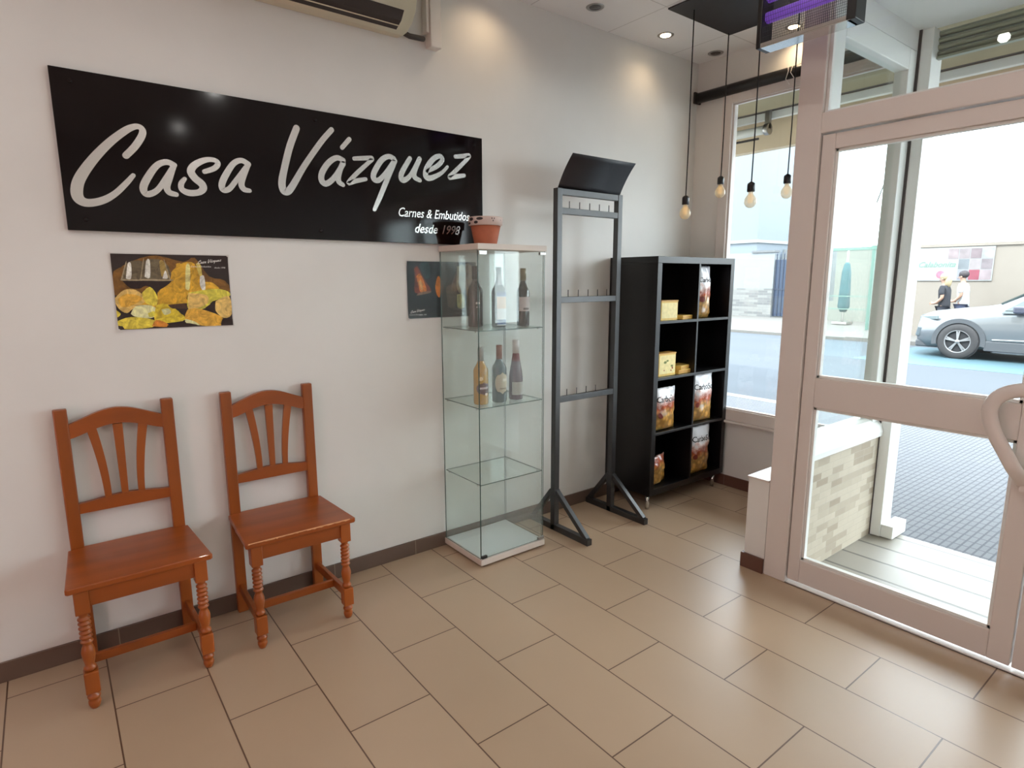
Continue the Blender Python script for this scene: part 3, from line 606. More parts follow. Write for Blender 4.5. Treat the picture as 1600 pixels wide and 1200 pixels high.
cord_m = mat('black_textile_cord', (16, 16, 18), 0.8); sock_m = mat('black_bulb_holder', (20, 20, 22), 0.35)
bulb_m = glass_mat('clear_bulb_glass', (1.0, 0.96, 0.86), 1.5, haze=0.40, hcol=(0.88, 0.76, 0.55))
fil_m = mat('amber_filament', (240, 190, 110), 0.5, emit=(255, 214, 150), estr=0.9)
def pendant(x, y, ztop, zbot, label):
    t = thing('pendant_lamp', label, 'pendant lamp', (x, y, CZ-0.008), group='bare bulb pendants')
    z1 = ztop-(CZ-0.008); z0 = zbot-(CZ-0.008)
    mb = MB(); mb.tube([(0, 0, 0), (0.003, 0.002, z1*0.3), (0.001, -0.002, z1*0.7), (0, 0, z1-0.003)], 0.0032, 8); obj('cord', mb, cord_m, t)
    mb = MB(); mb.lathe([(0.004, z1), (0.009, z1-0.004), (0.018, z1-0.010), (0.020, z1-0.018), (0.020, z1-0.050), (0.0175, z1-0.053)], 0, 0, 20); obj('bulb_holder', mb, sock_m, t)
    top = z1-0.052; h = top-z0; r = 0.031
    mb = MB(); mb.lathe([(0.013, top), (0.014, top-0.012), (0.022, top-0.024), (0.029, top-0.036), (r, top-h*0.62), (0.029, z0+0.020), (0.020, z0+0.007), (0.010, z0+0.0015), (0.001, z0)], 0, 0, 24, cap=False)
    b = obj('bulb', mb, bulb_m, t)
    mb = MB()
    for k in range(4):
        a = k*PI/2+0.5; mb.tube([(0.006*math.cos(a), 0.006*math.sin(a), top-0.01), (0.011*math.cos(a), 0.011*math.sin(a), top-0.03), (0.008*math.cos(a), 0.008*math.sin(a), top-0.058)], 0.0016, 6)
    obj('filament', mb, fil_m, b)
    return t
pendant(2.988, 2.230, 1.937, 1.802, 'bare filament bulb on a black cord, lowest and leftmost of the four pendants')
pendant(3.425, 2.300, 2.096, 1.962, 'bare filament bulb on a black cord hanging in front of the left window frame')
pendant(3.000, 1.830, 1.965, 1.830, 'bare filament bulb on a black cord, third from left and hanging largest before the window')
pendant(3.340, 1.820, 2.036, 1.902, 'bare filament bulb on a black cord nearest the entrance post, rightmost pendant')

# ---- insect killer
zx, zy = 2.50, 1.345
ik = thing('insect_killer', 'electric insect killer with purple tubes behind a wire grid hanging at the top edge', 'insect killer', (zx, zy, 2.418))
mb = MB(); mb.box(-0.002, 0.082, 0.178, 0.200, 0, 0.29, 0.004); obj('end_cap', mb, M['black'], ik)
mb = MB(); mb.box(-0.002, 0.082, -0.200, -0.165, 0, 0.29, 0.004); obj('end_cap', mb, M['black'], ik)
mb = MB(); mb.box(0.0, 0.080, -0.180, 0.180, 0, 0.006, 0.001); mb.box(0.0, 0.004, -0.180, 0.180, 0.006, 0.018); mb.box(0.076, 0.080, -0.180, 0.180, 0.006, 0.018); obj('tray', mb, M['chrome'], ik)
mb = MB(); mb.box(0.0, 0.080, -0.180, 0.180, 0.28, 0.29, 0.001); obj('top_cover', mb, M['black'], ik)
uv = mat('violet_tube', (140, 110, 200), 0.3, emit=(116, 70, 184), estr=0.55)
for z in (0.125, 0.205):
    mb = MB(); mb.lathe([(0.022, -0.170), (0.022, 0.180)], 0.040, z, 16, axis='y'); obj('violet_tube', mb, uv, ik)
mb = MB()
for xx in (0.004, 0.076):
    for k in range(46):
        y = -0.162+k*0.0075; mb.box(xx-0.0006, xx+0.0006, y, y+0.0009, 0.01, 0.285)
    for k in range(14): mb.box(xx-0.0006, xx+0.0006, -0.165, 0.178, 0.022+k*0.019, 0.0229+k*0.019)
obj('wire_grid', mb, M['black_steel'], ik)
for y in (-0.15, 0.15):
    mb = MB(); mb.tube([(0.04, y, 0.29), (0.04, y, 0.502)], 0.002, 6); obj('chain', mb, M['steel'], ik)

# ---- black blind roller above the window
rb = thing('blind_roller', 'long black roller blind tube fixed above the shop window', 'blind', (3.712, 2.08, 2.685))
mb = MB(); mb.lathe([(0.034, -0.62), (0.034, 0.625)], 0, 0, 24, axis='y'); obj('roller_tube', mb, M['black'], rb)
mb = MB(); mb.box(-0.035, 0.037, 0.625, 0.640, -0.037, 0.037, 0.004); obj('bracket', mb, M['black'], rb)
mb = MB(); mb.box(-0.035, 0.037, -0.635, -0.62, -0.037, 0.037, 0.004); obj('bracket', mb, M['black'], rb)
mb = MB(); mb.tube([(-0.034, -0.03, 0.03), (-0.040, -0.035, 0.0), (-0.036, -0.02, -0.04), (-0.036, -0.045, -0.075)], 0.0022, 6); mb.tube([(-0.034, -0.06, 0.035), (-0.041, -0.05, -0.01), (-0.036, -0.075, -0.05)], 0.0022, 6)
obj('tie_cord', mb, M['white'], rb)

# ================================================================== CHAIRS
def make_chair(label, worn):
    """local origin: floor, centre, front edge of the rear posts at y=0; front is -y"""
    t = thing('dining_chair', label, 'chair', group='wooden chairs against the wall')
    hw = 0.193; pw = 0.043
    for s in (-1, 1):
        mb = MB(); mb.obox((s*(hw-pw/2), 0.014, 0.0), (s*(hw-pw/2), 0.014, 0.47), pw, 0.030, 0.003, up=(0, 1, 0)) if False else mb.box(s*(hw-pw/2)-pw/2, s*(hw-pw/2)+pw/2, 0.0, 0.030, 0.0, 0.998, 0.004)
        obj('rear_leg', mb, M['wood'], t)
    # top rail, arched
    mb = MB(); n = 16; xi = hw-pw+0.002
    up = [(-xi+2*xi*k/n, 0.940+0.045*math.sin(PI*k/n)**1.3 if 0 < k < n else 0.938) for k in range(n+1)]
    lo = [(-xi+2*xi*k/n, 0.885+0.040*math.sin(PI*k/n)**1.3 if 0 < k < n else 0.885) for k in range(n+1)]
    mb.prism(up+lo[::-1], 0.004, 0.026, 'xz'); obj('top_rail', mb, M['wood_x'], t)
    up = [(-xi+2*xi*k/n, 0.632+0.014*math.sin(PI*k/n)**1.5) for k in range(n+1)]
    mb = MB(); mb.prism(up+[(xi, 0.594), (-xi, 0.594)], 0.004, 0.026, 'xz'); obj('lower_rail', mb, M['wood_x'], t)
    for s in (-1, 0, 1):
        mb = MB(); c = []
        for k in range(11):
            u = k/10; x = s*(0.055+0.030*(u**1.8)); c.append((x, 0.636+u*0.285, 0.011+0.005*u))
        poly = [(x-w, z) for x, z, w in c]+[(x+w, z) for x, z, w in c[::-1]]
        mb.prism(poly, 0.008, 0.021, 'xz'); obj('splat', mb, M['wood'], t)
    # seat
    mb = MB()
    b = bmesh.new()
    pl_ = [(-0.222, -0.352), (-0.216, -0.358), (0.216, -0.358), (0.222, -0.352), (0.202, 0.0), (0.150, 0.0), (0.150, 0.018), (-0.150, 0.018), (-0.150, 0.0), (-0.202, 0.0)]
    A = [b.verts.new((x, y, 0.440)) for x, y in pl_]; B = [b.verts.new((x, y, 0.462)) for x, y in pl_]
    b.faces.new(A[::-1]); b.faces.new(B)
    for i in range(len(pl_)): b.faces.new((A[i], A[(i+1) % len(pl_)], B[(i+1) % len(pl_)], B[i]))
    bmesh.ops.bevel(b, geom=[e for e in b.edges if abs(e.verts[0].co.z-e.verts[1].co.z) < 1e-5], offset=0.005, segments=3, profile=0.5, affect='EDGES')
    mb.merge(b)
    seat = obj('seat', mb, M['wood_x'], t)
    if worn:
        mb = MB(); rnd = random.Random(11); x = -0.212; xs = []
        while x < 0.205: xs.append(x); x += rnd.uniform(0.004, 0.014)
        hs = [rnd.choice((0.0006, 0.001, 0.002, 0.003, 0.0045)) for _ in xs]
        top = [mb.bm.verts.new((a, -0.3583, 0.4612)) for a in xs]; low = [mb.bm.verts.new((a, -0.3588, 0.4600-h_)) for a, h_ in zip(xs, hs)]; bk = [mb.bm.verts.new((a, -0.3560+0.0*h_, 0.4626)) for a, h_ in zip(xs, hs)]
        for i_ in range(len(xs)-1):
            mb.bm.faces.new((low[i_], low[i_+1], top[i_+1], top[i_])); mb.bm.faces.new((top[i_], top[i_+1], bk[i_+1], bk[i_]))
        obj('worn_edge', mb, M['worn'], seat)
    # aprons
    mb = MB(); mb.box(-0.160, 0.160, -0.338, -0.320, 0.378, 0.440, 0.002); obj('apron', mb, M['wood_x'], t)
    for s in (-1, 1):
        mb = MB(); mb.obox((s*0.178, -0.315, 0.409), (s*0.172, 0.004, 0.409), 0.018, 0.060, 0.002); obj('apron', mb, M['wood'], t)
        # turned front leg
        cx = s*0.181; cy = -0.325; q = 0.0215
        mb = MB(); mb.box(cx-q, cx+q, cy-q, cy+q, 0.356, 0.441, 0.003); mb.box(cx-q, cx+q, cy-q, cy+q, 0.062, 0.142, 0.004)
        pr_ = [(0.019, 0.357), (0.0155, 0.350), (0.013, 0.344)]
        for k in range(6):
            zc = 0.334-k*0.0165; pr_ += [(0.0135, zc+0.0065), (0.0185, zc+0.003), (0.0195, zc), (0.0185, zc-0.003), (0.0135, zc-0.0065)]
        pr_ += [(0.014, 0.236), (0.0175, 0.228), (0.0205, 0.214), (0.020, 0.198), (0.0165, 0.178), (0.0135, 0.164), (0.018, 0.158), (0.0195, 0.153), (0.018, 0.148), (0.013, 0.141)]
        mb.lathe(pr_, cx, cy, 20)
        mb.lathe([(0.014, 0.064), (0.0125, 0.056), (0.019, 0.050), (0.0205, 0.044), (0.018, 0.037), (0.014, 0.034), (0.0185, 0.028), (0.019, 0.018), (0.015, 0.006), (0.012, 0.0)], cx, cy, 20)
        obj('front_leg', mb, M['wood'], t)
        mb = MB(); mb.obox((s*0.181, -0.305, 0.112), (s*0.172, 0.004, 0.112), 0.018, 0.038, 0.002); obj('side_stretcher', mb, M['wood'], t)
    mb = MB(); mb.box(-0.168, 0.168, -0.205, -0.187, 0.096, 0.128, 0.002); obj('cross_stretcher', mb, M['wood_x'], t)
    return t
ch = make_chair('honey coloured wooden chair under the food poster, leftmost and nearest, smooth seat edge', False)
ch.location = (0.176, 2.694, 0)
ch = make_chair('honey coloured wooden chair with chipped seat edge, between the other chair and the glass cabinet', True)
ch.location = (0.736, 2.694, 0); ch.rotation_euler = (0, 0, 0)

# ================================================================== GLASS CABINET
gx, gy = 1.845, 2.549
gc = thing('display_cabinet', 'tall glass display cabinet with wine bottles on its upper shelves', 'display cabinet', (gx, gy, 0))
hx, hy = 0.213, 0.178
mb = MB(); mb.box(-hx, hx, -hy, hy, 0.014, 0.046, 0.002); obj('base', mb, M['birch'], gc)
mb = MB(); mb.box(-hx+0.012, hx-0.012, -hy+0.012, hy-0.012, 0.046, 0.049); obj('base_mat', mb, mat('white_base_mat', (214, 222, 222), 0.4), gc)
for sx in (-1, 1):
    for sy in (-1, 1):
        mb = MB(); mb.lathe([(0.014, 0), (0.014, 0.015)], sx*(hx-0.035), sy*(hy-0.035), 12); obj('foot', mb, M['black'], gc)
mb = MB(); mb.box(-hx, hx, -hy, hy, 1.602, 1.630, 0.002); obj('top', mb, M['birch'], gc)
def gpane(name, x0, x1, y0, y1, z0, z1, parent=gc):
    """glass slab: large faces clear, narrow ones the dark green of a cut edge"""
    mb = MB(); mb.box(x0, x1, y0, y1, z0, z1); mb.bm.faces.ensure_lookup_table()
    d = [x1-x0, y1-y0, z1-z0]; thin = d.index(min(d))
    for f in mb.bm.faces:
        f.normal_update(); n = [abs(v) for v in f.normal]; f.material_index = 0 if n.index(max(n)) == thin else 1
    return obj(name, mb, [M['glass_cab'], M['glass_edge']], parent)
gpane('side_pane', -hx+0.003, -hx+0.007, -hy+0.012, hy-0.006, 0.047, 1.602)
gpane('side_pane', hx-0.007, hx-0.003, -hy+0.012, hy-0.006, 0.047, 1.602)
gpane('back_pane', -hx+0.010, hx-0.010, hy-0.005, hy-0.001, 0.047, 1.602)
gd = gpane('glass_door', -hx+0.003, hx-0.020, -hy+0.003, -hy+0.007, 0.052, 1.597)
for z in (0.437, 0.831, 1.214):
    gpane('glass_shelf', -hx+0.012, hx-0.012, -hy+0.014, hy-0.010, z, z+0.005)
for z in (0.052, 1.583):
    mb = MB(); mb.box(hx-0.045, hx-0.006, -hy-0.001, -hy+0.012, z, z+0.014, 0.001); obj('hinge', mb, M['steel'], gc)
mb = MB(); mb.box(-hx+0.006, -hx+0.050, -hy-0.001, -hy+0.010, 1.578, 1.597, 0.001); obj('door_clip', mb, M['chrome'], gd)
mb = MB(); mb.box(-hx+0.004, -hx+0.036, -hy-0.003, -hy+0.010, 0.052, 0.066, 0.001); obj('magnet_catch', mb, M['black'], gd)
for z in (0.432, 0.826, 1.209):
    for sx in (-1, 1):
        for y in (-0.14, 0.13):
            mb = MB(); mb.box(sx*(hx-0.016)-0.006, sx*(hx-0.016)+0.006, y, y+0.012, z-0.002, z+0.005); obj('shelf_support', mb, M['steel'], gc)

# ---- bottles
def bottle(x, y, z, prof, body, label, labels, cap, capz, rough=0.08, cap_rough=0.4, neck=None):
    t = thing('wine_bottle', label, 'bottle', (x, y, z), group='bottles in the glass cabinet')
    mb = MB(); mb.lathe(prof, 0, 0, 32); obj('bottle_glass', mb, body, t)
    for i, (z0, z1, lc, a0, a1, kind) in enumerate(labels):
        mb = MB(); n = 22; r = 0
        def rad(zz):
            for (r0, q0), (r1, q1) in zip(prof, prof[1:]):
                if min(q0, q1) <= zz <= max(q0, q1) and q0 != q1: return r0+(r1-r0)*(zz-q0)/(q1-q0)
            return prof[1][0]
        zs = [z0+(z1-z0)*j/8 for j in range(9)]
        ex = 0.0005+0.0003*i
        if kind == 'oval':
            rows = []
            for zz in zs:
                v = (zz-(z0+z1)/2)/((z1-z0)/2); wdt = math.sqrt(max(0.0, 1-v*v))*(a1-a0)/2+0.01; c = (a0+a1)/2
                rows.append([mb.bm.verts.new(((rad(zz)+ex)*math.cos(c-wdt+2*wdt*k/n), (rad(zz)+ex)*math.sin(c-wdt+2*wdt*k/n), zz)) for k in range(n+1)])
        else:
            rows = [[mb.bm.verts.new(((rad(zz)+ex)*math.cos(a0+(a1-a0)*k/n), (rad(zz)+ex)*math.sin(a0+(a1-a0)*k/n), zz)) for k in range(n+1)] for zz in zs]
        for j in range(8):
            for k in range(n):
                f = mb.bm.faces.new((rows[j][k], rows[j][k+1], rows[j+1][k+1], rows[j+1][k])); f.smooth = True
        obj('label', mb, lc, t)
    rc = [p[0] for p in prof if p[1] >= capz]; zt = prof[-1][1]
    mb = MB(); r0 = max(rc) if rc else 0.014; mb.lathe([(r0+0.0012, capz), (r0+0.0012, zt+0.001), (r0-0.002, zt+0.003), (0.002, zt+0.003)], 0, 0, 24); obj('capsule', mb, cap, t)
    return t
def bord(h, r=0.037, nk=0.0145):
    return [(r-0.006, 0.0), (r-0.001, 0.003), (r, 0.010), (r, h*0.60), (r-0.003, h*0.64), (r-0.012, h*0.69), (nk+0.004, h*0.735), (nk, h*0.78), (nk-0.0015, h*0.96), (nk, h*0.965), (nk, h)]
def rhine(h, r=0.037, nk=0.0135):
    return [(r-0.006, 0.0), (r-0.001, 0.003), (r, 0.010), (r, h*0.38), (r-0.002, h*0.45), (r-0.009, h*0.58), (r-0.016, h*0.70), (nk+0.003, h*0.80), (nk, h*0.88), (nk, h)]
dk = lambda n, c, r=0.12: mat(n, c, r, spec=0.6, coat=0.3)
FR = -PI/2-0.33      # the way the labels look: towards the room
lab = lambda n, c: mat(n, c, 0.6, var=0.06, vscale=60)
bottle(1.770, 2.600, 1.220, bord(0.308, 0.039), dk('brown_bottle_glass', (50, 32, 24)), 'dark brown wine bottle with tiny white print, left on the top glass shelf',
       [(0.118, 0.128, lab('white_print', (206, 200, 194)), FR-0.22, FR+0.35, 'r'), (0.100, 0.105, lab('white_print_small', (190, 184, 180)), FR-0.15, FR+0.2, 'r')], dk('dark_capsule', (46, 36, 30), 0.4), 0.245)
bottle(1.858, 2.515, 1.220, bord(0.300, 0.037), dk('smoky_bottle_glass', (58, 64, 64)), 'dark bottle with white, blue and peach label, middle of the top glass shelf',
       [(0.010, 0.180, lab('off_white_label', (206, 208, 206)), FR-0.55, FR+1.0, 'r'), (0.014, 0.040, lab('blue_label_band', (62, 82, 124)), FR-0.55, FR+1.0, 'r'),
        (0.095, 0.155, lab('peach_label_picture', (206, 176, 148)), FR-0.55, FR+1.0, 'r'), (0.157, 0.180, lab('blue_label_top', (64, 78, 122)), FR-0.55, FR+1.0, 'r'), (0.215, 0.270, lab('silver_neck_label', (150, 152, 152)), FR-0.5, FR+1.0, 'r')],
       dk('black_capsule', (44, 44, 44), 0.4), 0.285)
bottle(2.000, 2.492, 1.220, bord(0.296, 0.0335), dk('red_wine_glass', (36, 20, 20)), 'dark red wine bottle with pale label and olive capsule, right on the top glass shelf',
       [(0.078, 0.152, lab('pale_pink_label', (196, 184, 184)), FR-1.0, FR+1.15, 'r'), (0.086, 0.096, lab('grey_label_line', (110, 100, 104)), FR-0.3, FR+0.7, 'r')], dk('olive_capsule', (122, 108, 72), 0.4), 0.236)
bottle(1.712, 2.474, 0.837, bord(0.288, 0.0375), dk('amber_bottle_glass', (176, 130, 44)), 'amber gold bottle with maroon label, left on the middle glass shelf',
       [(0.052, 0.116, lab('maroon_label', (84, 44, 46)), FR-0.9, FR+1.2, 'oval'), (0.082, 0.092, lab('label_script', (200, 180, 184)), FR-0.4, FR+0.8, 'r'), (0.048, 0.062, lab('seal_gold', (226, 196, 170)), FR+0.3, FR+0.75, 'oval'), (0.124, 0.146, lab('round_gold_seal', (232, 206, 160)), FR-0.5, FR+0.0, 'oval')], dk('silver_grey_capsule', (150, 150, 146), 0.35), 0.222)
bottle(1.822, 2.466, 0.837, bord(0.292, 0.0375), dk('grey_green_bottle_glass', (62, 80, 80)), 'grey green bottle with round cream label, middle of the middle glass shelf',
       [(0.045, 0.158, lab('cream_oval_label', (196, 184, 158)), FR-0.9, FR+1.25, 'oval'), (0.112, 0.124, lab('pale_label_name', (226, 218, 204)), FR+0.2, FR+1.0, 'r'), (0.07, 0.078, lab('label_small_print', (150, 138, 118)), FR-0.2, FR+0.9, 'r')], dk('copper_capsule', (136, 82, 60), 0.4), 0.222)
bottle(1.932, 2.468, 0.837, rhine(0.312, 0.0365), dk('rose_bottle_glass', (98, 82, 92)), 'slender rose wine bottle with white capsule, right on the middle glass shelf',
       [(0.028, 0.096, lab('grey_white_label', (184, 182, 176)), FR-0.9, FR+1.2, 'r'), (0.205, 0.245, lab('red_neck_band', (112, 40, 44)), FR-1.4, FR+1.6, 'r')], dk('white_capsule', (206, 204, 206), 0.35), 0.245)

# ---- flower pot
terra = mat('terracotta', (176, 98, 68), 0.7, var=0.12, vscale=18); pr = mat('pale_pink_paint', (206, 186, 178), 0.6)
fp = thing('flower_pot', 'terracotta pot with pale black-spotted rim standing on the glass cabinet', 'flower pot', (1.800, 2.545, 1.630))
mb = MB(); mb.lathe([(0.054, 0.0), (0.056, 0.004), (0.076, 0.098), (0.066, 0.098), (0.060, 0.03), (0.01, 0.03)], 0, 0, 36); obj('pot_body', mb, terra, fp)
mb = MB(); mb.lathe([(0.077, 0.096), (0.085, 0.099), (0.087, 0.135), (0.084, 0.138), (0.078, 0.137), (0.070, 0.096)], 0, 0, 36, cap=False); obj('rim', mb, pr, fp)
mb = MB(); blk = mat('black_paint_spot', (34, 24, 24), 0.5)
def spot(a, z, wa, hz):
    n = 12; vs = []
    for k in range(n):
        th = 2*PI*k/n; aa = a+wa*math.cos(th); r = 0.0890; vs.append((r*math.cos(aa), r*math.sin(aa), z+hz*math.sin(th)))
    mb.flat(vs)
for a, z, wa, hz in ((FR-1.2, 0.125, 0.17, 0.008), (FR-0.62, 0.126, 0.20, 0.007), (FR-0.85, 0.109, 0.13, 0.007), (FR-1.4, 0.106, 0.14, 0.006), (FR+0.08, 0.127, 0.028, 0.004), (FR+0.22, 0.127, 0.028, 0.004), (FR+0.15, 0.116, 0.028, 0.004), (FR+1.1, 0.125, 0.03, 0.004), (FR+1.2, 0.113, 0.03, 0.004), (FR+0.7, 0.121, 0.02, 0.003)):
    mb = MB(); spot(a, z, wa, hz); obj('painted_spot', mb, blk, fp, recalc=False)

# ================================================================== BLACK RACK
rk = thing('display_rack', 'tall black steel peg rack standing against the wall beside the glass cabinet', 'rack', (2.500, 2.500, 0))
for s in (-1, 1):
    cx = s*0.2385
    mb = MB(); mb.box(cx-0.018, cx+0.018, 0.0, 0.036, 0.0, 1.947, 0.002); mb.box(cx-0.021, cx+0.021, -0.003, 0.039, 0.17, 0.25, 0.002); obj('post', mb, M['black_steel'], rk)
    mb = MB(); mb.box(cx-0.018, cx+0.018, -0.275, 0.222, 0.0, 0.036, 0.002); obj('foot_bar', mb, M['black_steel'], rk)
    mb = MB(); mb.obox((cx, -0.002, 0.238), (cx, -0.255, 0.030), 0.028, 0.028, 0.002); obj('brace', mb, M['black_steel'], rk)
    mb = MB(); mb.obox((cx, 0.038, 0.238), (cx, 0.205, 0.030), 0.028, 0.028, 0.002); obj('brace', mb, M['black_steel'], rk)
for z, n in ((1.912, 0), (1.812, 5), (1.332, 5), (0.765, 4)):
    mb = MB(); mb.box(-0.2215, 0.2215, 0.002, 0.030, z, z+0.034, 0.002)
    cb = obj('crossbar', mb, M['black_steel'], rk)
    for k in range(n):
        x = -0.155+k*0.078
        mb = MB(); mb.tube([(x, 0.016, z+0.030), (x, 0.016, z+0.072)], 0.0024, 8); obj('peg', mb, M['black_steel'], cb)
mb = MB(); n = 8; g = []
for k in range(n+1):
    u = k/n; y = 0.012-0.085*u-0.030*u*u; z = 1.947+0.172*u-0.012*u*u
    g.append([mb.bm.verts.new((x, yy, zz)) for x in (-0.243, 0.243) for yy, zz in ((y, z), (y+0.0035, z+0.002))])
for k in range(n):
    a, b = g[k], g[k+1]
    for i, j in ((0, 2), (1, 3), (0, 1), (2, 3)):
        f = mb.bm.faces.new((a[i], a[j], b[j], b[i])); f.smooth = i != j-1 or True
mb.bm.faces.new((g[0][0], g[0][1], g[0][3], g[0][2])); mb.bm.faces.new((g[n][0], g[n][1], g[n][3], g[n][2]))
obj('header_panel', mb, mat('charcoal_header_sheet', (34, 36, 42), 0.5, var=0.12, vscale=12), rk)

# ================================================================== BLACK SHELF UNIT
KX0, KX1, KY0, KY1 = 2.915, 3.715, 2.350, 2.735
su = thing('shelf_unit', 'black cube shelf unit with eight open compartments in the corner by the window', 'shelf unit', ((KX0+KX1)/2, (KY0+KY1)/2, 0))
W2 = (KX1-KX0)/2; D2 = (KY1-KY0)/2
KB, KT = 0.098, 1.597
for s in (-1, 1):
    mb = MB(); mb.box(min(s*W2, s*(W2-0.040)), max(s*W2, s*(W2-0.040)), -D2, D2, KB, KT-0.040, 0.001); obj('side_panel', mb, M['black_wood'], su)
mb = MB(); mb.box(-W2, W2, -D2, D2, KT-0.040, KT, 0.001); obj('top_panel', mb, M['black_wood'], su)
mb = MB(); mb.box(-W2+0.040, W2-0.040, -D2, D2, KB, KB+0.040, 0.001); obj('bottom_panel', mb, M['black_wood'], su)
mb = MB(); mb.box(-W2+0.040, W2-0.040, D2-0.006, D2, KB+0.040, KT-0.040); obj('back_panel', mb, M['black_wood'], su)
SH = (0.505, 0.857, 1.208)
for z in SH:
    mb = MB(); mb.box(-W2+0.040, W2-0.040, -D2+0.001, D2-0.006, z-0.016, z, 0.0008); obj('shelf', mb, M['black_wood'], su)
mb = MB()
for z0, z1 in ((KB+0.040, SH[0]-0.016), (SH[0], SH[1]-0.016), (SH[1], SH[2]-0.016), (SH[2], KT-0.040)): mb.box(0.010, 0.026, -D2+0.001, D2-0.006, z0, z1, 0.0008)
obj('divider', mb, M['black_wood'], su)
for x in (-W2+0.03, W2-0.06):
    for y in (-D2+0.04, D2-0.04):
        mb = MB(); mb.lathe([(0.013, 0.0), (0.013, KB)], x, y, 16); obj('leg', mb, M['chrome'], su)

# ---- goods on the shelves
ybox = mat('yellow_card', (222, 186, 96), 0.5, var=0.08, vscale=30); pbox = mat('pale_yellow_print', (232, 214, 150), 0.5, var=0.10, vscale=40); wbox = mat('wooden_tray', (196, 146, 62), 0.5, var=0.12, vscale=20)
green = mat('leaf_print', (110, 120, 50), 0.5); redp = mat('red_print', (150, 60, 30), 0.5)
def gift_box(x, y, z, w, h, label, art=False, deep=0.06):
    t = thing('gift_box', label, 'box', (x, y, z), group='yellow boxes on the shelf unit')
    mb = MB(); mb.box(-w/2, w/2, -deep/2, deep/2, 0.0, h, 0.002); obj('carton', mb, ybox, t)
    mb = MB(); mb.box(-w/2+0.007, w/2-0.007, -deep/2-0.001, -deep/2+0.001, 0.014, h-0.014); obj('front_print', mb, pbox, t)
    mb = MB(); mb.box(-w/2-0.002, w/2+0.002, -deep/2-0.002, deep/2+0.002, h-0.006, h+0.002, 0.001); obj('lid', mb, wbox, t)
    if art:
        mb = MB()
        for cx, cz, r in ((-0.022, h*0.60, 0.012), (0.0, h*0.66, 0.009), (0.045, h*0.42, 0.010)):
            mb.flat([(cx+r*math.cos(a*PI/4)*1.3, -deep/2-0.0015, cz+r*0.7*math.sin(a*PI/4)) for a in range(8)])
        obj('leaf_motif', mb, green, t, recalc=False)
        mb = MB()
        for cx, cz, r in ((0.05, h*0.33, 0.008), (0.038, h*0.22, 0.006), (-0.03, h*0.25, 0.005)):
            mb.flat([(cx+r*math.cos(a*PI/4), -deep/2-0.0016, cz+r*math.sin(a*PI/4)) for a in range(8)])
        obj('fruit_motif', mb, redp, t, recalc=False)
    return t
gift_box(3.085, 2.415, SH[2], 0.165, 0.122, 'plain pale yellow upright box in the top left compartment')
gift_box(3.085, 2.415, SH[1], 0.168, 0.145, 'yellow upright box with leaf and fruit print in the second compartment down on the left', art=True)
def flat_pack(x, y, z, rz, label):
    t = thing('flat_package', label, 'package', (x, y, z), rz, group='small yellow packages on the shelf unit')
    mb = MB(); mb.box(-0.075, 0.075, -0.045, 0.045, 0.0, 0.026, 0.003); obj('carton', mb, ybox, t)
    mb = MB(); mb.box(-0.070, 0.070, -0.0462, -0.0448, 0.004, 0.022); obj('side_print', mb, wbox, t)
    return t
flat_pack(3.268, 2.425, SH[2], 0.15, 'single small yellow package lying beside the plain upright box')
flat_pack(3.268, 2.425, SH[1], 0.05, 'lower of the two small yellow packages stacked in the second compartment')
flat_pack(3.270, 2.428, SH[1]+0.026, 0.22, 'upper of the two small yellow packages stacked in the second compartment')

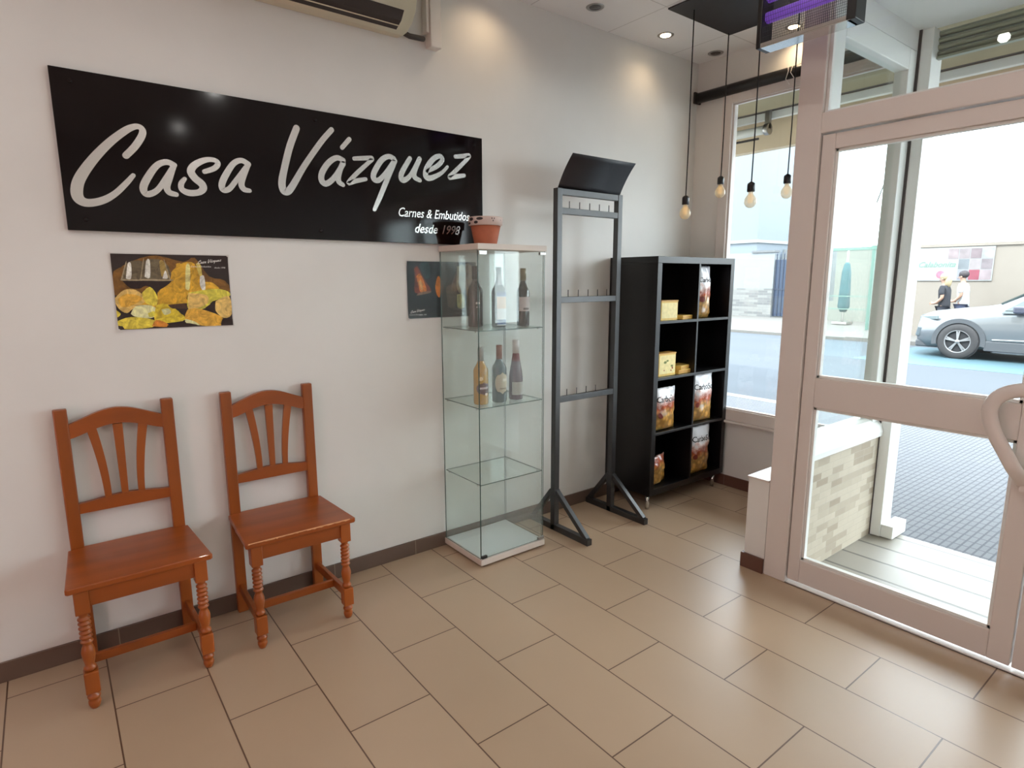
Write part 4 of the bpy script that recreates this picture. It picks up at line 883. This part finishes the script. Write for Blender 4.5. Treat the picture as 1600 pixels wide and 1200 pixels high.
# ---- snack bags
def bag_mat():
    m = bpy.data.materials.new('printed_bag_film'); m.use_nodes = True; nt = m.node_tree; b = nt.nodes['Principled BSDF']
    b.inputs['Roughness'].default_value = 0.28; b.inputs['Coat Weight'].default_value = 0.3
    tc = nt.nodes.new('ShaderNodeTexCoord'); sp = nt.nodes.new('ShaderNodeSeparateXYZ'); nt.links.new(tc.outputs['Object'], sp.inputs[0])
    nz = nt.nodes.new('ShaderNodeTexNoise'); nz.inputs['Scale'].default_value = 22; nz.inputs['Detail'].default_value = 4; nt.links.new(tc.outputs['Object'], nz.inputs['Vector'])
    ma = nt.nodes.new('ShaderNodeMath'); ma.operation = 'MULTIPLY_ADD'; ma.inputs[1].default_value = 0.16; nt.links.new(nz.outputs[0], ma.inputs[0]); nt.links.new(sp.outputs['Z'], ma.inputs[2])
    rp = nt.nodes.new('ShaderNodeValToRGB'); e = rp.color_ramp.elements
    stops = [(0.0, (206, 176, 96)), (0.20, (196, 140, 60)), (0.42, (210, 160, 84)), (0.60, (190, 84, 48)), (0.70, (226, 196, 188)), (0.78, (232, 230, 232))]
    e[0].position = 0; e[0].color = lin(stops[0][1]); e[1].position = 1; e[1].color = lin((222, 222, 226))
    for p, c in stops[1:]:
        q = e.new(p); q.color = lin(c)
    mr = nt.nodes.new('ShaderNodeMapRange'); mr.inputs[1].default_value = 0.05; mr.inputs[2].default_value = 0.37; nt.links.new(ma.outputs[0], mr.inputs[0]); nt.links.new(mr.outputs[0], rp.inputs[0])
    vo = nt.nodes.new('ShaderNodeTexVoronoi'); vo.inputs['Scale'].default_value = 38; nt.links.new(tc.outputs['Object'], vo.inputs['Vector'])
    vr = nt.nodes.new('ShaderNodeMapRange'); vr.inputs[1].default_value = 0.2; vr.inputs[2].default_value = 0.7; vr.inputs[3].default_value = 1.0; vr.inputs[4].default_value = 0.45; nt.links.new(vo.outputs['Distance'], vr.inputs[0])
    # darker food pieces only in the printed lower part
    gate = nt.nodes.new('ShaderNodeMapRange'); gate.inputs[1].default_value = 0.55; gate.inputs[2].default_value = 0.75; gate.inputs[3].default_value = 1.0; gate.inputs[4].default_value = 0.0; nt.links.new(mr.outputs[0], gate.inputs[0])
    mx = nt.nodes.new('ShaderNodeMix'); mx.data_type = 'RGBA'; mx.blend_type = 'MULTIPLY'; nt.links.new(gate.outputs[0], mx.inputs['Factor']); nt.links.new(rp.outputs[0], mx.inputs['A']); 
    cc = nt.nodes.new('ShaderNodeCombineColor'); 
    for i in range(3): nt.links.new(vr.outputs[0], cc.inputs[i])
    nt.links.new(cc.outputs[0], mx.inputs['B']); nt.links.new(mx.outputs['Result'], b.inputs['Base Color'])
    return m
bagm = bag_mat(); inkm = mat('black_ink', (24, 22, 24), 0.5); badge = mat('maroon_badge', (120, 44, 34), 0.5)
def snack_bag(x, y, z, w, h, rz, label, seed, lean=0.0, txt=True):
    t = thing('snack_bag', label, 'bag', (x, y, z), rz, group='printed bags on the shelf unit')
    rnd = random.Random(seed)
    NX, NZ = 16, 24; T = 0.034
    def surf(u, v, sgn):
        # u -1..1 across, v 0..1 up
        side = 1-0.06*math.sin(PI*v)**2-0.05*max(0, v-0.85)/0.15
        th = T*max(0.02, (1-abs(u)**3.2))*min(1, (0.25+v*9))*(1-max(0.0, v-0.62)**1.6*3.6)
        th = max(th, 0.002)
        nn = noise.noise(Vector((u*2.2+seed*7, v*4.5, sgn*3.0+seed)))*0.012+noise.noise(Vector((u*6+seed, v*11, seed*2)))*0.004
        return Vector((u*w/2*side+0.004*noise.noise(Vector((seed, v*6, 1))), sgn*(th+nn*min(1, th/0.012)) + lean*v, v*h+0.004*noise.noise(Vector((u*4, seed, 0)))*v))
    mb = MB(); F = {}; B = {}
    for i in range(NX+1):
        for j in range(NZ+1):
            u = -1+2*i/NX; v = j/NZ
            F[i, j] = mb.bm.verts.new(surf(u, v, -1))
            edge = i in (0, NX) or j == NZ
            B[i, j] = F[i, j] if edge else mb.bm.verts.new(surf(u, v, 1))
    for i in range(NX):
        for j in range(NZ):
            for G in (F, B):
                f = mb.bm.faces.new((G[i, j], G[i+1, j], G[i+1, j+1], G[i, j+1])) if G is F else mb.bm.faces.new((G[i, j], G[i, j+1], G[i+1, j+1], G[i+1, j])); f.smooth = True
        try: f = mb.bm.faces.new((F[i, 0], B[i, 0], B[i+1, 0], F[i+1, 0]))
        except ValueError: pass
    body = obj('bag_film', mb, bagm, t)
    if txt:
        mb = MB()
        def fn(a, b, lift=0.0016):
            u = max(-0.97, min(0.97, a/(w/2*0.95))); v = b/h; p = surf(u, v, -1); return (p.x, p.y-lift, p.z)
        put_text(mb, 'CarboSur', 0.044*w/0.20, lambda a, b: fn(a, h*0.73+b*1.15), shear=0.12, bold=0.0004)
        obj('bag_lettering', mb, inkm, t, recalc=False)
        mb = MB(); mb.flat([fn(-w*0.30+0.016*math.cos(2*PI*k/14), h*0.36+0.018*math.sin(2*PI*k/14), 0.003) for k in range(14)]); obj('round_badge', mb, badge, t, recalc=False)
    return t
snack_bag(3.462, 2.415, SH[2]+0.002, 0.165, 0.335, 0.12, 'printed bag in the top right compartment, tallest and slightly turned', 1)
snack_bag(3.088, 2.402, SH[0]+0.002, 0.215, 0.275, 0.0, 'printed bag alone in the left compartment, third row from the top', 2)
snack_bag(3.485, 2.402, SH[0]+0.002, 0.215, 0.325, -0.05, 'printed bag in the right compartment, third row from the top', 3)
snack_bag(3.492, 2.402, KB+0.042, 0.220, 0.330, 0.0, 'printed bag in the bottom right compartment', 4)
bl = snack_bag(3.085, 2.430, KB+0.042, 0.200, 0.185, 0.30, 'short slumped white bag in the bottom left compartment', 5, txt=False)

# ================================================================== THE STREET
# own building above the shop: throws its shade over the near pavement
bld = mat('building_render', (206, 196, 180), 0.8, var=0.05, vscale=2)
mb = MB(); mb.box(-3.3, 3.95, -9, 9, 3.02, 8.2); mb.box(5.0, 5.36, -9, 9, 3.0, 3.1)
struct('upper_building', mb, bld)
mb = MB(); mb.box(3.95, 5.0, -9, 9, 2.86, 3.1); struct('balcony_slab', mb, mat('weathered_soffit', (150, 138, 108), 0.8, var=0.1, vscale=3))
sand = mat('sand_render', (214, 196, 168), 0.8, var=0.04, vscale=2)
mb = MB(); mb.box(5.36, 5.46, -9, 9, 2.625, 3.1)
struct('balcony_beam', mb, sand)
mb = MB(); mb.box(5.20, 5.25, -9, 9, 2.84, 2.90, 0.004)
struct('balcony_rail_strip', mb, M['alu_out'])
mb = MB(); mb.box(5.0, 5.20, -9, 9, 2.90, 2.93); struct('balcony_recess', mb, mat('dark_slot', (66, 56, 50), 0.7))
mb = MB(); mb.box(3.83, 3.95, 2.80, 9, -0.1, 3.02); mb.box(3.83, 3.95, -9, -2.5, -0.1, 3.02); mb.box(3.83, 3.95, -2.5, 2.80, 2.86, 3.02)
struct('wall_street_side', mb, bld)
tube = thing('awning_tube', 'white awning tube with round end under the balcony outside the shop window', 'awning', (5.15, 3.9, 2.745))
mb = MB(); mb.lathe([(0.036, -0.88), (0.036, 0.9)], 0, 0, 20, axis='y'); obj('tube', mb, M['alu_out'], tube)
mb = MB(); mb.lathe([(0.048, -0.90), (0.048, -0.86)], 0, 0, 20, axis='y'); mb.box(-0.02, 0.02, -0.90, -0.86, 0.0, 0.30); obj('end_bracket', mb, M['steel'], tube)
mb = MB(); mb.tube([(0.0, -0.80, -0.065), (0.0, 0.9, -0.065)], 0.010, 8); obj('front_bar', mb, M['gasket'], tube)

# pavements and road
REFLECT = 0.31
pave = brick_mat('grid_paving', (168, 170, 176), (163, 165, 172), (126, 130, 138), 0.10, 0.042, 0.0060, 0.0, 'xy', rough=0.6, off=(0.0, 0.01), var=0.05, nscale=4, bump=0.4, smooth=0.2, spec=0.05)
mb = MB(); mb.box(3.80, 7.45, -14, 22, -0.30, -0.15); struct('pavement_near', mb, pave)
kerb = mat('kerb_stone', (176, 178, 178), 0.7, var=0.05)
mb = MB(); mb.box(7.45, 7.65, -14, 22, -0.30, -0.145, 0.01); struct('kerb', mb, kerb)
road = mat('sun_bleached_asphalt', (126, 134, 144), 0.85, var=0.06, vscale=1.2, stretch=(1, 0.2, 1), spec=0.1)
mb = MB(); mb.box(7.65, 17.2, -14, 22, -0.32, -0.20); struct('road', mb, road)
mb = MB(); mb.box(13.4, 16.9, -14, 5.6, -0.20, -0.196); struct('parking_bay_paint', mb, mat('blue_bay_paint', (96, 140, 156), 0.7, var=0.08, vscale=3))
farp = mat('far_pavement_stone', (150, 148, 144), 0.8, var=0.05)
mb = MB(); mb.box(17.2, 26, -14, 7.4, -0.30, -0.10); mb.box(17.2, 26, 7.4, 30, -0.30, -0.12); struct('pavement_far', mb, farp)

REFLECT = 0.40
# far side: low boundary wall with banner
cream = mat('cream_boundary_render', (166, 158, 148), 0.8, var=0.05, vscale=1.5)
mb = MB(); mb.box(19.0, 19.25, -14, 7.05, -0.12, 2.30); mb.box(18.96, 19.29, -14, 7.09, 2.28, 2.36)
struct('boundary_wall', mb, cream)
bn = thing('wall_banner', 'pale banner of picture squares and green script on the wall across the street', 'banner', (19.0, 5.8, 1.82))
mb = MB(); mb.box(-0.03, -0.008, -1.02, 1.06, -0.42, 0.44); obj('banner_sheet', mb, mat('banner_white', (172, 178, 180), 0.5), bn)
cells = [((196, 160, 168), 0, 0), ((206, 222, 224), 0, 1), ((196, 206, 210), 0, 2), ((220, 200, 206), 4, 0), ((210, 196, 202), 5, 0), ((190, 170, 178), 6, 0), ((226, 232, 230), 7, 0),
         ((170, 182, 192), 5, 1), ((220, 210, 214), 6, 1), ((186, 174, 182), 7, 1), ((204, 208, 224), 5, 2), ((214, 92, 122), 6, 2), ((224, 206, 214), 7, 2)]
for c, i, j in cells:
    mb = MB(); y1 = 0.95-i*0.245; z1 = 0.40-j*0.27; mb.box(-0.034, -0.030, y1-0.23, y1, z1-0.255, z1); obj('picture_square', mb, mat('banner_print', tuple(int(v*0.74) for v in c), 0.5, var=0.2, vscale=7), bn)
mb = MB(); put_text(mb, 'Calabonita', 0.20, lambda a, b: (-0.036, 0.22-a, 0.0+b), shear=0.35, bold=0.002); obj('banner_script', mb, mat('grey_green_ink', (128, 164, 150), 0.6), bn, recalc=False)
mb = MB(); mb.flat([(-0.035, 0.10+0.10*math.cos(k*PI/8), -0.26+0.10*math.sin(k*PI/8)) for k in range(16)]); obj('pink_emblem', mb, mat('pink_print', (214, 120, 146), 0.6, var=0.3, vscale=10), bn, recalc=False)
# metal letters on the wall below
mb = MB(); lm = mat('grey_wall_letters', (150, 152, 140), 0.6)
put_text(mb, 'FERRERIA', 0.34, lambda a, b: (18.985, 3.75-a*0.55, 0.92+b), bold=0.002)
tag(obj('wall_lettering', mb, lm, recalc=False), 'faint grey letters on the boundary wall above the parked car', 'lettering')

# white house with stone band and blue gate
wh = mat('white_render', (160, 168, 174), 0.8, var=0.02)
mosf = brick_mat('grey_stone_band', (156, 158, 156), (104, 106, 110), (146, 148, 148), 0.42, 0.10, 0.008, 0.4, 'yz', rough=0.8, var=0.12, nscale=2, bias=-0.3)
h = thing('white_house', 'white house with stone band seen across the street through the shop window', 'house', (24.0, 15.0, -0.12))
mb = MB(); mb.box(0, 0.3, -1.62, 6, 0, 2.66); obj('front_wall', mb, wh, h)
mb = MB(); mb.box(-0.03, 0.0, -1.62, 6, 0, 1.18); obj('stone_band', mb, mosf, h)
mb = MB(); mb.box(-0.06, 0.34, -1.66, -0.62, 2.66, 2.74); obj('coping', mb, mat('grey_coping', (120, 124, 128), 0.7), h)
mb = MB(); mb.box(0.3, 6, -0.62, 6, 0, 7.6); obj('upper_storeys', mb, mat('pale_blue_render', (140, 152, 162), 0.8), h)
mb = MB(); mb.box(0.22, 6.05, -0.70, 6, 3.10, 3.22); obj('storey_band', mb, mat('grey_storey_band', (176, 184, 188), 0.8), h)
g = thing('metal_gate', 'dark blue metal gate with spikes beside the white house across the street', 'gate', (24.1, 12.7, -0.12))
navy = mat('navy_gate_paint', (44, 66, 96), 0.6)
mb = MB(); mb.box(-0.03, 0.03, -0.66, 0.66, 0.05, 2.35, 0.005); obj('gate_panel', mb, navy, g)
mb = MB()
for k in range(9): mb.box(-0.05, -0.03, -0.64+k*0.155, -0.60+k*0.155, 0.05, 2.36)
mb.box(-0.055, -0.03, -0.66, 0.66, 1.12, 1.18); obj('gate_bars', mb, mat('dark_gate_bar', (32, 50, 76), 0.6), g)
for k in range(9):
    mb = MB(); mb.lathe([(0.016, 2.36), (0.016, 2.52), (0.028, 2.54), (0.002, 2.66)], 0.0, -0.62+k*0.155, 8); obj('spike', mb, navy, g)
mb = MB(); mb.box(24.0, 24.4, 10.9, 12.02, -0.12, 0.6); mb.box(24.0, 24.4, 7.3, 10.9, -0.12, 2.55)
struct('far_garden_wall', mb, mat('pale_garden_wall', (160, 164, 156), 0.8, var=0.05, vscale=1))
pole = thing('utility_pole', 'thin pale utility pole with insulators rising behind the white house wall', 'pole', (33.0, 19.2, -0.12))
pm = mat('pale_concrete_pole', (150, 158, 164), 0.8)
mb = MB(); mb.tube([(0, 0, 0), (0, 0, 10.4)], [0.16, 0.12], 12); obj('shaft', mb, pm, pole)
for z in (8.7, 8.2):
    mb = MB(); mb.box(-0.04, 0.04, -0.9, 0.35, z, z+0.06); obj('cross_arm', mb, pm, pole)
    for y in (-0.85, -0.45, 0.25):
        mb = MB(); mb.lathe([(0.03, z+0.06), (0.055, z+0.10), (0.03, z+0.14), (0.05, z+0.18), (0.01, z+0.22)], 0, y, 10); obj('insulator', mb, mat('dark_insulator', (110, 112, 116), 0.4), pole)
mb = MB(); mb.box(-0.15, 0.15, -0.45, -0.16, 3.6, 4.2, 0.02); obj('junction_box', mb, pm, pole)
# closed parasol, steel frame and roof antenna seen through the side pane
t = thing('closed_parasol', 'closed teal parasol on a pole across the street seen through the side pane', 'parasol', (22.0, 9.62, -0.10))
mb = MB(); mb.tube([(0, 0, 0), (0, 0, 2.62)], 0.035, 10); mb.box(-0.25, 0.25, -0.25, 0.25, 0, 0.08, 0.01); obj('pole', mb, M['steel'], t)
mb = MB(); mb.lathe([(0.10, 0.42), (0.19, 0.60), (0.17, 1.2), (0.14, 1.8), (0.09, 2.05), (0.035, 2.12)], 0, 0, 12); obj('folded_canopy', mb, mat('teal_canvas', (66, 122, 132), 0.8, var=0.15, vscale=3), t)
t = thing('steel_frame', 'green steel post frame standing across the street beside the closed parasol', 'frame', (20.0, 8.1, -0.10))
gm = mat('grey_green_paint', (120, 164, 152), 0.6)
for y in (-0.10, 1.55):
    mb = MB(); mb.box(-0.04, 0.04, y-0.04, y+0.04, 0, 2.42, 0.004); obj('post', mb, gm, t)
mb = MB(); mb.box(-0.05, 0.05, -0.3, 1.9, 2.42, 2.55, 0.004); obj('top_beam', mb, gm, t)
mb = MB(); mb.box(-0.02, 0.02, -0.10, 1.55, 1.0, 1.03); mb.box(-0.02, 0.02, -0.10, 1.55, 0.6, 0.63); obj('rail', mb, gm, t)
t = thing('roof_antenna', 'thin ladder-like antenna mast above the roofs seen through the upper side pane', 'antenna', (30.0, 12.7, 2.4))
am = mat('galvanised_mast', (84, 96, 100), 0.5)
mb = MB(); mb.tube([(0, 0.26, 0), (0, 0.06, 3.9)], 0.045, 8); mb.tube([(0, -0.26, 0), (0, 0.04, 3.9)], 0.045, 8); obj('rails', mb, am, t)
mb = MB()
for k in range(9): w_ = 0.26*(1-k/11); mb.tube([(0, w_, k*0.40+0.1), (0, -w_*0.85, k*0.40+0.1)], 0.02, 6)
obj('rungs', mb, am, t)
mb = MB(); mb.tube([(0, 0.05, 2.6), (0, -0.45, 3.5)], 0.02, 6); mb.tube([(0, -0.6, 2.4), (0, -0.95, 3.6)], 0.03, 6); obj('aerial', mb, am, t)
mb = MB(); mb.box(26.5, 34, 9.3, 18, -0.1, 2.75); struct('far_building', mb, wh)

# ---- parked car (nose towards +y)
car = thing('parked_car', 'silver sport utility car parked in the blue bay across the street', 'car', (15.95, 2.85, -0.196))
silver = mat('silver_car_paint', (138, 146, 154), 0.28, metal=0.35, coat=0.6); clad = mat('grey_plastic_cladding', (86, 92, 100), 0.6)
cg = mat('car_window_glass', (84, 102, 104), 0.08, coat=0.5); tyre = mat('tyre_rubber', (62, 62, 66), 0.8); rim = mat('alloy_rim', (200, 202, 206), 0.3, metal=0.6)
# stations: (y, z_bottom, z_shoulder, z_top, half width at shoulder, half width at top)
ST = [(2.24, 0.30, 0.62, 0.74, 0.62, 0.55), (2.16, 0.24, 0.70, 0.88, 0.80, 0.70), (1.95, 0.22, 0.78, 0.96, 0.88, 0.74), (1.5, 0.22, 0.84, 1.02, 0.92, 0.76), (1.05, 0.22, 0.90, 1.08, 0.925, 0.76),
      (0.80, 0.22, 0.94, 1.14, 0.925, 0.74), (0.30, 0.22, 0.97, 1.42, 0.925, 0.64), (-0.10, 0.22, 0.98, 1.58, 0.925, 0.60), (-0.8, 0.22, 0.98, 1.64, 0.925, 0.60), (-1.5, 0.22, 1.0, 1.60, 0.92, 0.60), (-1.95, 0.24, 1.02, 1.42, 0.90, 0.60), (-2.15, 0.28, 1.0, 1.14, 0.84, 0.66), (-2.24, 0.34, 0.80, 0.92, 0.72, 0.60)]
mb = MB(); rings = []
for (y, zb, zs, zt, ws, wt) in ST:
    half = [(ws*0.90, zb), (ws*0.985, zb+0.14), (ws, (zb+zs)/2+0.05), (ws*0.985, zs-0.05), (ws*0.955, zs), (wt+(ws*0.95-wt)*0.12, zt-0.06), (wt*0.93, zt-0.012), (wt*0.5, zt+0.012)]
    ring = [(x, z) for x, z in half]+[(0, zt+0.018)]+[(-x, z) for x, z in half[::-1]]
    rings.append([mb.bm.verts.new((x, y, z)) for x, z in ring])
n = len(rings[0])
for a, b in zip(rings, rings[1:]):
    for k in range(n):
        f = mb.bm.faces.new((a[k], a[(k+1) % n], b[(k+1) % n], b[k])); f.smooth = True
mb.bm.faces.new(rings[0]); mb.bm.faces.new(rings[-1][::-1])
obj('body', mb, silver, car)
for s in (-1, 1):
    mb = MB()   # side glass
    mb.flat([(s*0.885, 0.66, 1.02), (s*0.70, 0.14, 1.42), (s*0.665, -0.12, 1.52), (s*0.66, -0.8, 1.57), (s*0.665, -1.45, 1.53), (s*0.80, -1.75, 1.20), (s*0.90, -1.72, 1.05)])
    mb.flat([(s*0.886, 0.66, 1.01), (s*0.90, -1.72, 1.04), (s*0.915, -1.72, 0.985), (s*0.91, 0.7, 0.965)])
    sg = obj('side_window', mb, cg, car, recalc=False)
    md = sg.modifiers.new('thickness', 'SOLIDIFY'); md.thickness = 0.03; md.offset = 0
    mb = MB(); mb.box(min(s*0.93, s*1.08), max(s*0.93, s*1.08), 0.32, 0.50, 0.98, 1.12, 0.03); mb.box(min(s*0.90, s*0.95), max(s*0.90, s*0.95), 0.36, 0.46, 0.96, 1.02); obj('wing_mirror', mb, mat('dark_mirror', (84, 90, 112), 0.4), car)
    mb = MB(); mb.box(min(s*0.90, s*0.94), max(s*0.90, s*0.94), -0.95, 0.92, 0.20, 0.40, 0.015); obj('sill_cladding', mb, clad, car)
    mb = MB(); mb.obox((s*0.935, 0.80, 0.43), (s*0.945, -0.85, 0.47), 0.012, 0.03, 0.004, up=(0, 0, 1)); obj('sill_strip', mb, M['chrome'], car)
    for yw in (1.37, -1.33):
        mb = MB(); q = []
        for k in range(21):
            a = PI*(-0.06+1.12*k/20)
            q.append([mb.bm.verts.new((s*xx, yw+r*math.cos(a), 0.36+r*math.sin(a))) for xx, r in ((0.90, 0.385), (0.945, 0.385), (0.945, 0.475), (0.90, 0.475))])
        for a, b in zip(q, q[1:]):
            for k in range(4): mb.bm.faces.new((a[k], a[(k+1) % 4], b[(k+1) % 4], b[k]))
        mb.bm.faces.new(q[0]); mb.bm.faces.new(q[-1][::-1]); obj('wheel_arch', mb, clad, car)
        mb = MB(); mb.lathe([(0.38, s*0.925), (0.001, s*0.925)], yw, 0.36, 32, cap=False, axis='x'); obj('wheel_well', mb, mat('wheel_well_black', (40, 44, 52), 0.8), car)
        mb = MB(); mb.lathe([(0.23, s*0.965), (0.25, s*0.975), (0.34, s*0.965), (0.36, s*0.945), (0.36, s*0.76), (0.25, s*0.75)], yw, 0.36, 36, axis='x', cap=False); wh_ = obj('tyre', mb, tyre, car)
        mb = MB(); mb.lathe([(0.245, s*0.955), (0.23, s*0.972), (0.218, s*0.962), (0.22, s*0.93)], yw, 0.36, 36, axis='x', cap=False)
        for k in range(5):
            a = 2*PI*k/5+0.3
            for da in (-0.10, 0.10):
                mb.obox((s*0.965, yw+0.03*math.cos(a), 0.36+0.03*math.sin(a)), (s*0.955, yw+0.225*math.cos(a+da), 0.36+0.225*math.sin(a+da)), 0.028, 0.012, 0.002, up=(1, 0, 0))
        mb.lathe([(0.045, s*0.955), (0.04, s*0.975), (0.001, s*0.978)], yw, 0.36, 16, axis='x', cap=False)
        obj('alloy_wheel', mb, rim, car)
    mb = MB(); mb.obox((s*0.66, 2.17, 0.80), (s*0.90, 1.78, 0.84), 0.05, 0.09, 0.015); obj('headlamp', mb, mat('headlamp_glass', (120, 136, 140), 0.15), car)
    mb = MB(); mb.obox((s*0.77, 2.16, 0.42), (s*0.78, 2.12, 0.62), 0.10, 0.09, 0.02, up=(0, 1, 0)); obj('fog_lamp_recess', mb, mat('fog_lamp_grey', (110, 124, 134), 0.4), car)
mb = MB(); mb.box(-0.78, 0.78, 1.72, 2.20, 0.19, 0.34, 0.03); obj('front_bumper_lip', mb, clad, car)
mb = MB(); mb.box(-0.55, 0.55, 2.17, 2.25, 0.42, 0.70, 0.02); obj('grille', mb, clad, car)
mb = MB(); mb.flat([(-0.70, 0.78, 1.15), (0.70, 0.78, 1.15), (0.62, 0.32, 1.425), (-0.62, 0.32, 1.425)]); ws_ = obj('windscreen', mb, cg, car, recalc=False)
md = ws_.modifiers.new('thickness', 'SOLIDIFY'); md.thickness = 0.03; md.offset = 0

# ---- two people walking past behind the car
def skin_mesh(name, nodes, edges, m, parent, levels=1):
    me = bpy.data.meshes.new(name); me.from_pydata([n[0] for n in nodes], edges, [])
    o = bpy.data.objects.new(name, me); COL.objects.link(o); me.materials.append(m)
    md = o.modifiers.new('skin', 'SKIN'); sv = me.skin_vertices[0].data if me.skin_vertices else None
    if sv is None:
        bm = bmesh.new(); bm.from_mesh(me); bm.verts.layers.skin.verify(); bm.to_mesh(me); bm.free(); sv = me.skin_vertices[0].data
    for i, nd in enumerate(nodes):
        r = nd[1]; sv[i].radius = (r, r) if not isinstance(r, tuple) else r; sv[i].use_root = (i == 0)
    md.use_smooth_shade = True
    sb = o.modifiers.new('smooth', 'SUBSURF'); sb.levels = levels; sb.render_levels = levels
    bpy.context.view_layer.update(); dg = bpy.context.evaluated_depsgraph_get()
    me2 = bpy.data.meshes.new_from_object(o.evaluated_get(dg)); o.modifiers.clear(); o.data = me2
    o.parent = parent; return o
def person(label, loc, H, shirt, trousers, hair, woman):
    t = thing('person', label, 'person', loc)
    s = H/1.7; skin = mat('skin', (206, 164, 142), 0.6)
    # facing +y; one continuous body
    N = [((0, 0, 0.93*s), (0.14*s, 0.11*s)), ((0, 0.01, 1.12*s), (0.12*s, 0.095*s)), ((0, 0.03, 1.32*s), (0.15*s, 0.105*s)), ((0, 0.035, 1.42*s), (0.07*s, 0.07*s)), ((0, 0.05, 1.49*s), 0.050*s), ((0, 0.075, 1.57*s), (0.075*s, 0.088*s)), ((0, 0.07, 1.66*s), (0.070*s, 0.082*s))]
    E = [(0, 1), (1, 2), (2, 3), (3, 4), (4, 5), (5, 6)]
    for sd in (-1, 1):
        b = len(N); sw = 0.22*sd if not woman else -0.20*sd
        N += [((sd*0.17*s, 0.03, 1.38*s), 0.055*s), ((sd*0.21*s, 0.0, 1.12*s), 0.043*s), ((sd*0.18*s, 0.13, 0.99*s), 0.033*s), ((sd*0.15*s, 0.20, 0.98*s), (0.022*s, 0.036*s))]
        E += [(2, b), (b, b+1), (b+1, b+2), (b+2, b+3)]
        w = b+3; palm = Vector(N[w][0])
        for k in range(4):
            i0 = len(N); q = palm+Vector((0.0, 0.045*s, (0.024-0.016*k)*s)); N.append((tuple(q), 0.009*s)); N.append((tuple(q+Vector((-sd*0.012, (0.035-0.004*abs(k-1))*s, -0.012*s))), 0.0075*s)); E += [(w, i0), (i0, i0+1)]
        i0 = len(N); N.append((tuple(palm+Vector((-sd*0.02*s, 0.02*s, 0.035*s))), 0.010*s)); N.append((tuple(palm+Vector((-sd*0.025*s, 0.055*s, 0.045*s))), 0.008*s)); E += [(w, i0), (i0, i0+1)]
        b = len(N)
        N += [((sd*0.09*s, 0.0, 0.86*s), 0.10*s), ((sd*0.09*s, sw*0.45+0.03, 0.48*s), 0.062*s), ((sd*0.09*s, sw, 0.09*s), 0.042*s), ((sd*0.10*s, sw+0.13, 0.045*s), (0.036*s, 0.03*s))]
        E += [(0, b), (b, b+1), (b+1, b+2), (b+2, b+3)]
    body = skin_mesh('body', N, E, skin, t)
    # clothing follows the same skeleton, slightly larger
    top = [((0, 0, 0.78*s), (0.19*s, 0.16*s)), ((0, 0, 0.97*s), (0.175*s, 0.145*s)), ((0, 0.01, 1.12*s), (0.165*s, 0.135*s)), ((0, 0.03, 1.32*s), (0.185*s, 0.14*s)), ((0, 0.035, 1.42*s), (0.085*s, 0.08*s))]
    te = [(0, 1), (1, 2), (2, 3), (3, 4)]
    for sd in (-1, 1):
        b = len(top); top += [((sd*0.17*s, 0.03, 1.38*s), 0.068*s), ((sd*0.21*s, 0.01, 1.17*s), 0.060*s)]; te += [(3, b), (b, b+1)]
    skin_mesh('shirt', top, te, mat('shirt_cloth', shirt, 0.8), t)
    lo = [((0, 0, 0.95*s), (0.152*s, 0.124*s))]; le = []
    for sd in (-1, 1):
        b = len(lo); sw = 0.22*sd if not woman else -0.20*sd
        lo += [((sd*0.09*s, 0.0, 0.84*s), 0.115*s), ((sd*0.09*s, sw*0.45+0.03, 0.48*s), 0.080*s), ((sd*0.09*s, sw, 0.12*s), 0.062*s)]; le += [(0, b), (b, b+1), (b+1, b+2)]
    skin_mesh('trousers', lo, le, mat('trouser_cloth', trousers, 0.8), t)
    mb = MB()
    def lock(c, r):     # rounded mass of hair
        b = bmesh.new(); bmesh.ops.create_icosphere(b, subdivisions=3, radius=1.0)
        for v in b.verts:
            k = 1+0.05*noise.noise(v.co*4.0)
            v.co = Vector((c[0]+v.co.x*r[0]*k, c[1]+v.co.y*r[1]*k, c[2]+v.co.z*r[2]*k))*s
        mb.merge(b, smooth=True)
    lock((0, 0.045, 1.640), (0.096, 0.108, 0.098))
    if woman: lock((0, -0.030, 1.520), (0.100, 0.070, 0.150))
    obj('hair', mb, mat('hair_strands', hair, 0.7, var=0.2, vscale=30), t)
    mb = MB(); mb.lathe([(0.001, 0.175*s), (0.012*s, 0.170*s), (0.014*s, 0.150*s)], 0, 1.565*s, 8, axis='y', cap=False); obj('nose', mb, skin, body)
    mb = MB(); mb.box(-0.022*s, 0.022*s, 0.150*s, 0.158*s, 1.523*s, 1.531*s); obj('mouth', mb, mat('lips', (170, 96, 90), 0.6), body)
    for sd in (-1, 1):
        mb = MB(); mb.lathe([(0.001, 0.154*s), (0.008*s, 0.152*s), (0.010*s, 0.145*s)], sd*0.03*s, 1.598*s, 8, axis='y', cap=False); obj('eye', mb, mat('eye', (60, 50, 44), 0.3), body)
        mb = MB(); mb.lathe([(0.004, sd*0.088*s), (0.024*s, sd*0.084*s), (0.022*s, sd*0.074*s)], 0.075*s, 1.578*s, 10, axis='x'); obj('ear', mb, skin, body)
    return t
person('blonde person in black top and black trousers walking past behind the parked car', (17.45, 5.27, -0.10), 1.66, (40, 44, 56), (46, 50, 66), (206, 188, 148), True)
person('dark-haired person in white shirt and dark trousers walking past behind the parked car', (18.25, 5.12, -0.10), 1.72, (226, 232, 236), (70, 82, 116), (58, 50, 58), False)
